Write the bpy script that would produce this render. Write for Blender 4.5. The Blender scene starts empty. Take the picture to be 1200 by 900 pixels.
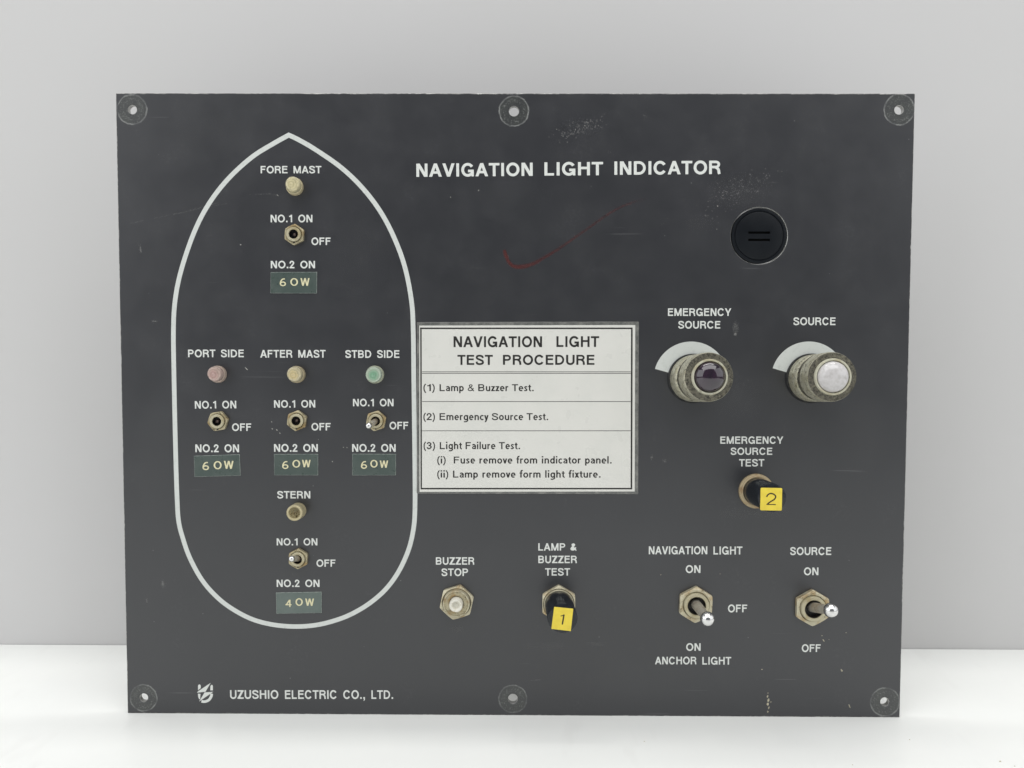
import bpy, math, random
import numpy as np
from mathutils import Vector, Matrix
from mathutils.geometry import delaunay_2d_cdt

# ------------------------------------------------------------------ scene, camera, light
S = bpy.context.scene
COL = S.collection
random.seed(11)
S.render.engine = 'CYCLES'
S.view_settings.view_transform = 'Standard'
S.view_settings.look = 'None'
S.view_settings.exposure = 0.07
S.view_settings.gamma = 1.0
S.view_settings.use_curve_mapping = False
S.cycles.max_bounces = 8

F = 1000.0                       # focal length in photo pixels (photo is 1200 px wide)
YAW, PITCH, ROLL = 0.0069, -0.0476, -0.0025
CAM = Vector((0.0019, -0.3575, 0.1588))
W, H = 0.330, 0.2619             # the panel, metres
ROT = Matrix.Rotation(YAW, 3, 'Z') @ Matrix.Rotation(PITCH, 3, 'X') @ Matrix.Rotation(ROLL, 3, 'Y')
cam = bpy.data.cameras.new('camera')
cam.sensor_width = 36.0
cam.lens = 36.0 * F / 1200.0
cam.clip_start = 0.01
cam.clip_end = 50
camo = bpy.data.objects.new('camera', cam)
COL.objects.link(camo)
rx, fy, uz = (Vector((ROT[0][i], ROT[1][i], ROT[2][i])) for i in range(3))
m4 = Matrix.Identity(4)
for i in range(3):
    m4[i][0] = rx[i]; m4[i][1] = uz[i]; m4[i][2] = -fy[i]; m4[i][3] = CAM[i]
camo.matrix_world = m4
S.camera = camo

world = bpy.data.worlds.new('World')
S.world = world
world.use_nodes = True
bg = world.node_tree.nodes['Background']
bg.inputs[0].default_value = (0.93, 0.96, 1.0, 1)
bg.inputs[1].default_value = 0.19

def area(name, loc, aim, sx, sy, power, color=(1, 1, 1)):
    l = bpy.data.lights.new(name, 'AREA')
    l.shape = 'RECTANGLE'; l.size = sx; l.size_y = sy; l.energy = power; l.color = color
    o = bpy.data.objects.new(name, l); COL.objects.link(o)
    o.location = loc
    o.rotation_euler = (Vector(aim) - Vector(loc)).to_track_quat('-Z', 'Y').to_euler()
    return o
area('ceiling_tube_light', (0.05, 0.10, 1.50), (0.05, 0.04, 0), 1.3, 0.09, 5.8, (1.0, 0.99, 0.97))
area('overhead_fill_light', (0.0, -0.75, 1.25), (0.0, -0.55, 0), 1.9, 1.0, 15.2, (1.0, 0.995, 0.985))  # added overhead fill, lightens the table and the shadow before the panel
area('left_fill_light', (-1.25, -0.65, 0.62), (0, -0.1, 0.1), 1.7, 1.1, 8.2, (0.97, 0.985, 1.0))  # added fill from the left, brightens the panel face
area('right_fill_light', (1.25, -0.65, 0.62), (0, -0.1, 0.1), 1.7, 1.1, 6.0, (0.97, 0.985, 1.0))  # added fill from the right, weaker than its left twin

# ------------------------------------------------------------------ helpers
MM = 0.001
PX = 0.3575 * MM                 # one photo pixel on the panel's face

def at(x, y, h=0.0):
    """point of the plane h metres in front of the panel's face that the photo shows at pixel x, y"""
    d = ROT @ Vector(((x - 600) / F, 1.0, -(y - 450) / F))
    t = (-h - CAM.y) / d.y
    return CAM + d * t

def props(o, label=None, cat=None, group=None, kind=None):
    if label: o['label'] = label
    if cat: o['category'] = cat
    if group: o['group'] = group
    if kind: o['kind'] = kind
    return o

def link(name, me, mats, parent=None, loc=None, label=None, smooth=None):
    o = bpy.data.objects.new(name, me)
    COL.objects.link(o)
    if not isinstance(mats, (list, tuple)): mats = [mats]
    if not me.materials:
        for m in mats: me.materials.append(m)
    if parent: o.parent = parent
    if loc is not None: o.location = loc
    if label: o['label'] = label
    if smooth is not None:
        me.shade_smooth()
        me.set_sharp_from_angle(angle=math.radians(smooth))
    return o

def mesh(name, vs, fs, mi=None):
    me = bpy.data.meshes.new(name)
    me.from_pydata([tuple(v) for v in vs], [], fs)
    if mi: me.polygons.foreach_set('material_index', mi)
    me.update()
    return me

def lathe(profile, seg=56, mi=None, wob=0.0):
    """profile of (radius, height) millimetres; the axis leaves the panel towards the viewer (-Y)"""
    vs, fs, ms = [], [], []
    n = len(profile)
    for i in range(seg):
        a = 2 * math.pi * i / seg
        for j, (r, h) in enumerate(profile):
            k = 1 + wob * math.sin(3 * a + j)
            vs.append((r * k * MM * math.cos(a), -h * MM, r * k * MM * math.sin(a)))
    for i in range(seg):
        k = (i + 1) % seg
        for j in range(n - 1):
            q = (i * n + j, k * n + j, k * n + j + 1, i * n + j + 1)
            fs.append(q); ms.append(mi[j] if mi else 0)
    me = mesh('lathe', vs, fs, ms)
    return me

def hexnut(corner, height, hole, rot=0.0, recess=0.0):
    """hexagon nut: corner radius, height and hole radius in millimetres, chamfered on top"""
    seg = 72
    fl = corner * math.cos(math.pi / 6)
    rc = fl * 0.965
    vs, fs = [], []
    for i in range(seg):
        a = 2 * math.pi * i / seg
        b = (a % (math.pi / 3)) - math.pi / 6
        R = min(fl / math.cos(b), corner * 0.985)
        zc = height - max(0, R - rc) * 0.50
        ring = [(R, 0), (R, zc), (rc, height), (hole + 0.15, height), (hole, height - 0.15 - recess), (hole, 0)]
        for r, h in ring:
            vs.append((r * MM * math.cos(a + rot), -h * MM, r * MM * math.sin(a + rot)))
    n = 6
    for i in range(seg):
        k = (i + 1) % seg
        for j in range(n - 1):
            fs.append((i * n + j, k * n + j, k * n + j + 1, i * n + j + 1))
    return mesh('nut', vs, fs)

def slab(poly, depth, y0=0.0, bev=0.0, nbev=2):
    """a prism over poly (list of (x, z) metres, counter-clockwise from the front), y from y0 to y0-depth, front edge rounded"""
    n = len(poly)
    cx = sum(p[0] for p in poly) / n; cz = sum(p[1] for p in poly) / n
    rings = [(0.0, 0.0)]
    if bev:
        for i in range(nbev + 1):
            a = math.pi / 2 * i / nbev
            rings.append((bev * (1 - math.cos(a)), depth - bev + bev * math.sin(a)))
    else:
        rings.append((0.0, depth))
    # inset along vertex normals
    vs, fs = [], []
    nor = []
    for i in range(n):
        p, c, q = Vector(poly[i - 1]), Vector(poly[i]), Vector(poly[(i + 1) % n])
        e1 = (c - p).normalized(); e2 = (q - c).normalized()
        n1 = Vector((-e1.y, e1.x)); n2 = Vector((-e2.y, e2.x))
        m = (n1 + n2); m = m / max(1e-9, m.length_squared) * 2
        nor.append(m)
    for ins, d in rings:
        for i in range(n):
            vs.append((poly[i][0] + nor[i].x * ins, y0 - d, poly[i][1] + nor[i].y * ins))
    for j in range(len(rings) - 1):
        for i in range(n):
            k = (i + 1) % n
            fs.append((j * n + i, j * n + k, (j + 1) * n + k, (j + 1) * n + i))
    fs.append(tuple((len(rings) - 1) * n + i for i in range(n)))
    fs.append(tuple(reversed(range(n))))
    return vs, fs

def quad_poly(c4, r=0.0, k=4):
    """rounded quadrilateral through the corners TL, TR, BR, BL -> counter-clockwise poly"""
    c = [Vector(p) for p in (c4[3], c4[2], c4[1], c4[0])]
    if r <= 0: return [tuple(p) for p in c]
    out = []
    for i in range(4):
        p, b, q = c[i - 1], c[i], c[(i + 1) % 4]
        d1 = (p - b).normalized(); d2 = (q - b).normalized()
        a0 = b + d1 * r; a1 = b + d2 * r
        for s in range(k + 1):
            t = s / k
            out.append(tuple((1 - t) ** 2 * a0 + 2 * t * (1 - t) * b + t * t * a1))
    return out

def xz(x, y, h=0.0):
    p = at(x, y, h)
    return (p.x, p.z)

# ------------------------------------------------------------------ materials
def new_mat(name):
    m = bpy.data.materials.new(name); m.use_nodes = True
    nt = m.node_tree
    return m, nt, nt.nodes['Principled BSDF']

def N(nt, kind, **kw):
    n = nt.nodes.new(kind)
    for k, v in kw.items():
        if k.startswith('i_'):
            n.inputs[k[2:].replace('_', ' ')].default_value = v
        else:
            setattr(n, k, v)
    return n

def math_node(nt, op, a, b=None, c=None, clamp=False):
    n = nt.nodes.new('ShaderNodeMath'); n.operation = op; n.use_clamp = clamp
    for i, v in enumerate((a, b, c)):
        if v is None: continue
        if isinstance(v, (int, float)): n.inputs[i].default_value = v
        else: nt.links.new(v, n.inputs[i])
    return n.outputs[0]

def smooth(nt, v, a, b, lo=0.0, hi=1.0):
    n = nt.nodes.new('ShaderNodeMapRange'); n.interpolation_type = 'SMOOTHSTEP'
    nt.links.new(v, n.inputs[0])
    for i, x in zip((1, 2, 3, 4), (a, b, lo, hi)): n.inputs[i].default_value = x
    return n.outputs[0]

def coords(nt, scale=(1, 1, 1), gen='Object'):
    t = nt.nodes.new('ShaderNodeTexCoord'); mp = nt.nodes.new('ShaderNodeMapping')
    mp.inputs['Scale'].default_value = scale
    nt.links.new(t.outputs[gen], mp.inputs[0])
    return mp.outputs[0]

def noise(nt, vec, scale, detail=4, rough=0.5):
    n = nt.nodes.new('ShaderNodeTexNoise')
    n.inputs['Scale'].default_value = scale; n.inputs['Detail'].default_value = detail
    n.inputs['Roughness'].default_value = rough
    nt.links.new(vec, n.inputs['Vector'])
    return n.outputs[0]

def mixc(nt, f, a, b):
    n = nt.nodes.new('ShaderNodeMix'); n.data_type = 'RGBA'
    if isinstance(f, (int, float)): n.inputs[0].default_value = f
    else: nt.links.new(f, n.inputs[0])
    for i, v in ((6, a), (7, b)):
        if isinstance(v, tuple): n.inputs[i].default_value = (*v[:3], 1)
        else: nt.links.new(v, n.inputs[i])
    return n.outputs[2]

def bump(nt, bsdf, hgt, strength, dist=0.0002):
    b = nt.nodes.new('ShaderNodeBump')
    b.inputs['Strength'].default_value = strength; b.inputs['Distance'].default_value = dist
    nt.links.new(hgt, b.inputs['Height']); nt.links.new(b.outputs[0], bsdf.inputs['Normal'])

def simple(name, c1, c2=None, rough=0.5, metal=0.0, scale=600, lo=0.4, hi=0.65, bmp=0.0, rvar=0.1, spec=0.5, coat=0.0, trans=0.0, ior=1.5):
    m, nt, b = new_mat(name)
    v = coords(nt)
    n1 = noise(nt, v, scale, 5, 0.6)
    if c2:
        nt.links.new(mixc(nt, smooth(nt, n1, lo, hi), c1, c2), b.inputs['Base Color'])
    else:
        b.inputs['Base Color'].default_value = (*c1, 1)
    n2 = noise(nt, v, scale * 2.3, 3, 0.5)
    nt.links.new(smooth(nt, n2, 0.3, 0.7, max(0.02, rough - rvar), min(1, rough + rvar)), b.inputs['Roughness'])
    b.inputs['Metallic'].default_value = metal
    b.inputs['Specular IOR Level'].default_value = spec
    b.inputs['Coat Weight'].default_value = coat
    b.inputs['Coat Roughness'].default_value = 0.06
    b.inputs['Transmission Weight'].default_value = trans
    b.inputs['IOR'].default_value = ior
    if bmp: bump(nt, b, n2, bmp)
    return m

def grimy(name, c1, dark, warm, metal=0.7, rough=0.42, sc=420, amt=(0.52, 0.66), bmp=0.25):
    """old plated metal: pale plating, dark speckles, warm rust blotches"""
    m, nt, b = new_mat(name)
    v = coords(nt)
    oi = nt.nodes.new('ShaderNodeObjectInfo')
    ad = nt.nodes.new('ShaderNodeVectorMath'); ad.operation = 'ADD'
    nt.links.new(v, ad.inputs[0])
    sc_ = nt.nodes.new('ShaderNodeVectorMath'); sc_.operation = 'SCALE'
    nt.links.new(oi.outputs['Location'], sc_.inputs[0]); sc_.inputs['Scale'].default_value = 3.7
    nt.links.new(sc_.outputs[0], ad.inputs[1]); v = ad.outputs[0]
    a = noise(nt, v, sc, 3, 0.6); s = noise(nt, v, sc * 5, 4, 0.7); w2 = noise(nt, v, sc * 0.55, 3, 0.5)
    c = mixc(nt, smooth(nt, w2, 0.45, 0.68), c1, warm)
    mask = math_node(nt, 'ADD', math_node(nt, 'MULTIPLY', a, 0.45), math_node(nt, 'MULTIPLY', s, 0.55))
    mk = smooth(nt, mask, amt[0], amt[1])
    nt.links.new(mixc(nt, mk, c, dark), b.inputs['Base Color'])
    nt.links.new(smooth(nt, mask, 0.4, 0.65, rough, min(1, rough + 0.3)), b.inputs['Roughness'])
    nt.links.new(smooth(nt, mask, amt[0], amt[1], metal, metal * 0.4), b.inputs['Metallic'])
    bump(nt, b, mask, bmp, 0.0002)
    return m

HOLES = [(154.9, 128.4, 5.3, 17), (602.3, 130.2, 5.9, 17), (1053.8, 128.6, 5.4, 17.3),
         (168.3, 817.8, 5.2, 16.0), (601, 819, 5.9, 16.6), (1037, 822.6, 5.3, 17)]
PLUG = (889.5, 276.4, 32.8)

def panel_material():
    m, nt, b = new_mat('dark_grey_panel_paint')
    v = coords(nt)
    big = noise(nt, v, 9, 3, 0.5); mid = noise(nt, v, 60, 4, 0.6); fine = noise(nt, v, 2600, 2, 0.5)
    col = mixc(nt, smooth(nt, big, 0.35, 0.65), (0.0135, 0.0145, 0.0182), (0.0168, 0.0178, 0.0220))
    # faint dusty bloom and rubbed patches
    bloom = math_node(nt, 'MULTIPLY', smooth(nt, mid, 0.52, 0.8), smooth(nt, noise(nt, v, 700, 4, 0.7), 0.45, 0.75))
    col = mixc(nt, math_node(nt, 'MULTIPLY', bloom, 0.15), col, (0.20, 0.20, 0.20))
    # tiny dust specks
    vo = nt.nodes.new('ShaderNodeTexVoronoi'); vo.inputs['Scale'].default_value = 190
    nt.links.new(v, vo.inputs['Vector'])
    sp = nt.nodes.new('ShaderNodeSeparateColor'); nt.links.new(vo.outputs['Color'], sp.inputs[0])
    speck = math_node(nt, 'MULTIPLY', smooth(nt, vo.outputs['Distance'], 0.03, 0.055, 1, 0), smooth(nt, sp.outputs[0], 0.90, 0.93))
    col = mixc(nt, math_node(nt, 'MULTIPLY', speck, 0.35), col, (0.35, 0.35, 0.34))
    # long hairline scratches
    sv = coords(nt, (14, 14, 420)); 
    t = nt.nodes.new('ShaderNodeTexCoord'); mp = nt.nodes.new('ShaderNodeMapping')
    mp.inputs['Rotation'].default_value = (0, math.radians(24), 0); mp.inputs['Scale'].default_value = (22, 22, 900)
    nt.links.new(t.outputs['Object'], mp.inputs[0])
    scr = noise(nt, mp.outputs[0], 1.0, 2, 0.4)
    scm = math_node(nt, 'MULTIPLY', smooth(nt, scr, 0.715, 0.74), smooth(nt, noise(nt, v, 26, 2), 0.5, 0.62))
    col = mixc(nt, math_node(nt, 'MULTIPLY', scm, 0.16), col, (0.3, 0.3, 0.3))
    # worn rings left by the washers of the mounting screws
    nvec = noise(nt, v, 420, 3, 0.6); n_hi = noise(nt, v, 1400, 4, 0.7); n_lo = noise(nt, v, 240, 3, 0.6)
    tot = None; disc = None
    for (hx, hy, hr, rr) in HOLES:
        c = at(hx, hy)
        vm = nt.nodes.new('ShaderNodeVectorMath'); vm.operation = 'DISTANCE'
        nt.links.new(v, vm.inputs[0]); vm.inputs[1].default_value = (c.x, 0, c.z)
        d = math_node(nt, 'ADD', vm.outputs['Value'], math_node(nt, 'MULTIPLY', math_node(nt, 'SUBTRACT', nvec, 0.5), 0.0010))
        R0 = rr * PX
        r1 = math_node(nt, 'ABSOLUTE', math_node(nt, 'SUBTRACT', d, R0))
        k1 = smooth(nt, r1, 0.00010, 0.00042, 1, 0)
        r2 = math_node(nt, 'ABSOLUTE', math_node(nt, 'SUBTRACT', d, R0 * 0.70))
        k2 = math_node(nt, 'MULTIPLY', smooth(nt, r2, 0.0002, 0.0011, 0.5, 0), smooth(nt, n_hi, 0.48, 0.62))
        k = math_node(nt, 'MAXIMUM', k1, k2)
        dk = smooth(nt, d, R0 * 0.93, R0 * 1.0, 1, 0)
        tot = k if tot is None else math_node(nt, 'MAXIMUM', tot, k)
        disc = dk if disc is None else math_node(nt, 'MAXIMUM', disc, dk)
    col = mixc(nt, math_node(nt, 'MULTIPLY', disc, smooth(nt, n_lo, 0.3, 0.7, 0.3, 0.8)), col, (0.034, 0.038, 0.034))
    fl = math_node(nt, 'MULTIPLY', disc, math_node(nt, 'MULTIPLY', smooth(nt, n_hi, 0.53, 0.68), 0.28))
    col = mixc(nt, fl, col, (0.30, 0.31, 0.29))
    ring = math_node(nt, 'MULTIPLY', tot, smooth(nt, n_lo, 0.36, 0.66, 0.18, 0.85))
    ring = math_node(nt, 'MULTIPLY', ring, smooth(nt, n_hi, 0.3, 0.55, 0.45, 1))
    col = mixc(nt, math_node(nt, 'MULTIPLY', ring, 0.75), col, (0.27, 0.28, 0.265))
    nt.links.new(col, b.inputs['Base Color'])
    ro = smooth(nt, mid, 0.3, 0.7, 0.31, 0.37)
    ro = math_node(nt, 'ADD', ro, math_node(nt, 'MULTIPLY', ring, 0.3), clamp=True)
    nt.links.new(ro, b.inputs['Roughness'])
    b.inputs['Specular IOR Level'].default_value = 1.0
    hh = math_node(nt, 'ADD', math_node(nt, 'MULTIPLY', fine, 0.25), math_node(nt, 'MULTIPLY', ring, 1.0))
    hh = math_node(nt, 'SUBTRACT', hh, math_node(nt, 'MULTIPLY', disc, 0.8))
    bump(nt, b, hh, 0.35, 0.00008)
    return m

M = {}
M['panel'] = panel_material()
M['edge'] = grimy('worn_panel_edge', (0.42, 0.42, 0.40), (0.05, 0.05, 0.05), (0.16, 0.16, 0.15), metal=0.5, sc=90, amt=(0.40, 0.56), bmp=0.1)
M['plate_metal'] = simple('bare_aluminium_cut', (0.55, 0.55, 0.53), (0.3, 0.3, 0.28), rough=0.35, metal=0.8, scale=300)
M['print'] = simple('white_silkscreen_ink', (0.68, 0.70, 0.67), (0.62, 0.64, 0.61), rough=0.55, scale=900, lo=0.5, hi=0.75)
M['print_line'] = simple('pale_grey_ink_line', (0.60, 0.625, 0.60), (0.50, 0.53, 0.50), rough=0.5, scale=500, lo=0.5, hi=0.8)
M['nut'] = grimy('tarnished_nickel_nut', (0.46, 0.41, 0.27), (0.09, 0.065, 0.03), (0.34, 0.25, 0.12), metal=0.55, rough=0.40, amt=(0.51, 0.66), bmp=0.3)
M['nut_pale'] = grimy('dull_plated_nut', (0.57, 0.53, 0.39), (0.16, 0.12, 0.06), (0.44, 0.33, 0.18), metal=0.5, rough=0.38, amt=(0.51, 0.65), bmp=0.25)
M['bush'] = grimy('worn_plated_bushing', (0.52, 0.48, 0.34), (0.12, 0.09, 0.05), (0.42, 0.36, 0.21), metal=0.5, rough=0.4, amt=(0.56, 0.74))
M['dark_hole'] = simple('black_switch_interior', (0.006, 0.005, 0.005), (0.02, 0.015, 0.012), rough=0.5, scale=900)
M['lever'] = grimy('dull_steel_lever', (0.52, 0.49, 0.42), (0.12, 0.10, 0.07), (0.42, 0.35, 0.26), metal=0.65, rough=0.38, sc=300, amt=(0.52, 0.68))
M['chrome'] = simple('bright_chrome_tip', (0.74, 0.74, 0.73), None, rough=0.17, metal=1.0, scale=300, rvar=0.03)
M['brass_ring'] = grimy('brown_brass_collar', (0.44, 0.36, 0.23), (0.12, 0.07, 0.035), (0.32, 0.21, 0.11), metal=0.6, rough=0.4, amt=(0.56, 0.72))
M['lamp_body'] = grimy('grimy_cream_lamp_body', (0.60, 0.58, 0.46), (0.075, 0.068, 0.048), (0.50, 0.47, 0.33), metal=0.55, rough=0.30, sc=700, amt=(0.52, 0.60), bmp=0.5)
M['lamp_face'] = grimy('dark_grimy_lamp_ring', (0.17, 0.16, 0.125), (0.030, 0.027, 0.022), (0.25, 0.235, 0.175), metal=0.55, rough=0.30, sc=900, amt=(0.46, 0.58), bmp=0.35)
M['rim'] = grimy('pale_lamp_bezel_rim', (0.60, 0.59, 0.47), (0.14, 0.12, 0.08), (0.50, 0.46, 0.32), metal=0.4, rough=0.4, amt=(0.56, 0.7))
M['rubber'] = simple('black_rubber_gasket', (0.012, 0.012, 0.013), (0.03, 0.03, 0.028), rough=0.6, scale=500)
M['purple'] = simple('deep_purple_lens', (0.010, 0.003, 0.012), (0.020, 0.006, 0.020), rough=0.10, scale=250, rvar=0.04, coat=0.8, spec=0.7)
M['clear'] = simple('frosted_white_lens', (0.64, 0.62, 0.62), (0.56, 0.54, 0.53), rough=0.12, bmp=0.2, scale=650, rvar=0.06, coat=0.6, trans=0.12)
M['black_plastic'] = simple('glossy_black_plastic', (0.008, 0.010, 0.013), (0.014, 0.017, 0.022), rough=0.18, scale=300, rvar=0.08, spec=0.5)
M['plug'] = simple('blue_black_plug_plastic', (0.0035, 0.0050, 0.0075), (0.0050, 0.0068, 0.0095), rough=0.42, scale=60, spec=0.22, rvar=0.04)
M['void'] = simple('black_slot', (0.0015, 0.0018, 0.002), None, rough=0.8, spec=0.1)
M['yellow'] = simple('yellow_sticker', (0.78, 0.62, 0.06), (0.72, 0.56, 0.055), rough=0.45, scale=300)
M['ink'] = simple('black_ink', (0.012, 0.011, 0.010), None, rough=0.5, scale=300)
M['ink_thin'] = simple('faded_black_ink', (0.022, 0.016, 0.008), None, rough=0.5, scale=300)
M['paper'] = simple('white_instruction_paper', (0.67, 0.665, 0.625), (0.64, 0.64, 0.60), rough=0.35, scale=60, lo=0.4, hi=0.7, coat=0.15)
M['grey_ink'] = simple('grey_printed_rule', (0.10, 0.10, 0.095), None, rough=0.5, scale=300)
M['film'] = simple('laminating_film_border', (0.115, 0.118, 0.112), (0.20, 0.20, 0.185), rough=0.28, scale=220, lo=0.4, hi=0.7, coat=0.3)
M['film_edge'] = simple('laminating_film_edge', (0.34, 0.34, 0.32), (0.12, 0.11, 0.10), rough=0.4, scale=260)
M['dymo'] = simple('grey_green_embossing_tape', (0.056, 0.078, 0.070), (0.068, 0.090, 0.081), rough=0.35, scale=140)
M['dymo_pale'] = simple('faded_grey_green_embossing_tape', (0.105, 0.135, 0.122), (0.12, 0.15, 0.137), rough=0.4, scale=140)
M['dymo_edge'] = simple('pale_tape_edge', (0.36, 0.40, 0.37), (0.18, 0.22, 0.20), rough=0.5, scale=700)
M['emboss'] = simple('cream_embossed_letters', (0.70, 0.66, 0.42), (0.62, 0.58, 0.38), rough=0.5, scale=1500)
M['chip'] = simple('chipped_paint', (0.30, 0.30, 0.28), (0.55, 0.54, 0.48), rough=0.6, scale=900)
M['chip_faint'] = simple('faint_scuff', (0.085, 0.085, 0.085), (0.155, 0.155, 0.155), rough=0.6, scale=1200)
M['chip_warm'] = simple('chip_to_primer', (0.55, 0.50, 0.36), (0.28, 0.26, 0.20), rough=0.6, scale=1500)

# ------------------------------------------------------------------ setting: white table and grey-white backdrop
def setting_materials():
    m, nt, b = new_mat('white_tabletop')
    v = coords(nt)
    n1 = noise(nt, v, 12, 4, 0.55); n2 = noise(nt, v, 300, 3, 0.6)
    c = mixc(nt, smooth(nt, n1, 0.35, 0.7), (0.86, 0.87, 0.845), (0.82, 0.83, 0.81))
    vo = nt.nodes.new('ShaderNodeTexVoronoi'); vo.inputs['Scale'].default_value = 42
    nt.links.new(v, vo.inputs['Vector'])
    sp = nt.nodes.new('ShaderNodeSeparateColor'); nt.links.new(vo.outputs['Color'], sp.inputs[0])
    k = math_node(nt, 'MULTIPLY', smooth(nt, vo.outputs['Distance'], 0.015, 0.04, 1, 0), smooth(nt, sp.outputs[0], 0.7, 0.75))
    c = mixc(nt, math_node(nt, 'MULTIPLY', k, 0.5), c, (0.45, 0.42, 0.36))
    st = smooth(nt, noise(nt, coords(nt, (60, 18, 1)), 1.0, 3, 0.6), 0.58, 0.75)
    c = mixc(nt, math_node(nt, 'MULTIPLY', st, 0.25), c, (0.72, 0.72, 0.70))
    nt.links.new(c, b.inputs['Base Color'])
    nt.links.new(smooth(nt, n1, 0.3, 0.7, 0.28, 0.42), b.inputs['Roughness'])
    wv = noise(nt, coords(nt, (34, 6, 1)), 1.0, 2, 0.5)
    bump(nt, b, wv, 0.5, 0.0015)
    m2, nt, b = new_mat('grey_white_backdrop')
    v = coords(nt)
    n1 = noise(nt, v, 3, 3, 0.5)
    c = mixc(nt, smooth(nt, n1, 0.3, 0.7), (0.575, 0.57, 0.565), (0.60, 0.595, 0.595))
    nt.links.new(c, b.inputs['Base Color']); b.inputs['Roughness'].default_value = 0.7
    bump(nt, b, noise(nt, v, 500, 3), 0.05)
    return m, m2
M['table'], M['wall'] = setting_materials()

def box(x0, x1, y0, y1, z0, z1):
    vs = [(x, y, z) for x in (x0, x1) for y in (y0, y1) for z in (z0, z1)]
    fs = [(0, 1, 3, 2), (4, 6, 7, 5), (0, 4, 5, 1), (2, 3, 7, 6), (0, 2, 6, 4), (1, 5, 7, 3)]
    return mesh('box', vs, fs)
def table_at(x, y):
    d = ROT @ Vector(((x - 600) / F, 1.0, -(y - 450) / F))
    t = -CAM.z / d.z
    return CAM + d * t
WALL_Y = table_at(600, 758.3).y
props(link('table', box(-0.9, 0.9, -1.0, WALL_Y, -0.03, 0.0), M['table']), kind='structure')
props(link('wall', box(-0.9, 0.9, WALL_Y + 0.0004, WALL_Y + 0.012, -0.03, 0.50), M['wall']), kind='structure')

# crumbs lying on the white table
crumb_mat = simple('tan_crumb', (0.42, 0.38, 0.27), (0.6, 0.57, 0.45), rough=0.8, scale=1500)
def crumb_mesh(r):
    vs = []
    for i in range(6):
        a = i * math.pi / 3
        k = random.uniform(0.6, 1.2)
        vs.append((r * k * math.cos(a), r * k * math.sin(a) * 0.7, 0))
    for i in range(6):
        a = i * math.pi / 3 + 0.3
        k = random.uniform(0.4, 0.8)
        vs.append((r * k * math.cos(a), r * k * math.sin(a) * 0.7, r * random.uniform(0.4, 0.7)))
    fs = [(i, (i + 1) % 6, 6 + (i + 1) % 6, 6 + i) for i in range(6)] + [tuple(range(6, 12))]
    return mesh('crumb', vs, fs)
for (cx, cy, r, lab) in ((1172, 892.5, 0.5, 'larger tan crumb near the front right corner of the white table'),
                         (1189, 898, 0.35, 'small tan crumb at the extreme right front of the white table'),
                         (999, 896.5, 0.28, 'tiny speck on the white table in front of the right part of the panel'),
                         (755, 869, 0.3, 'tiny speck on the table just in front of the panel, right of centre'),
                         (1066, 867, 0.35, 'tiny grey speck on the table just past the lower right corner of the panel')):
    o = link('crumb', crumb_mesh(r * MM), crumb_mat, loc=table_at(cx, cy))
    props(o, lab, 'crumb', 'crumbs on the white table')

# ------------------------------------------------------------------ the panel
ROOT = bpy.data.objects.new('indicator_panel', None)
ROOT.empty_display_size = 0.05
COL.objects.link(ROOT)
props(ROOT, 'dark grey metal panel with switches, lamps and white lettering standing on a white table', 'control panel')

def cdt(vs, edges, faces, out=0):
    r = delaunay_2d_cdt([Vector(v) for v in vs], edges, faces, out, 1e-7)
    return r[0], r[2], r[5]

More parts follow.
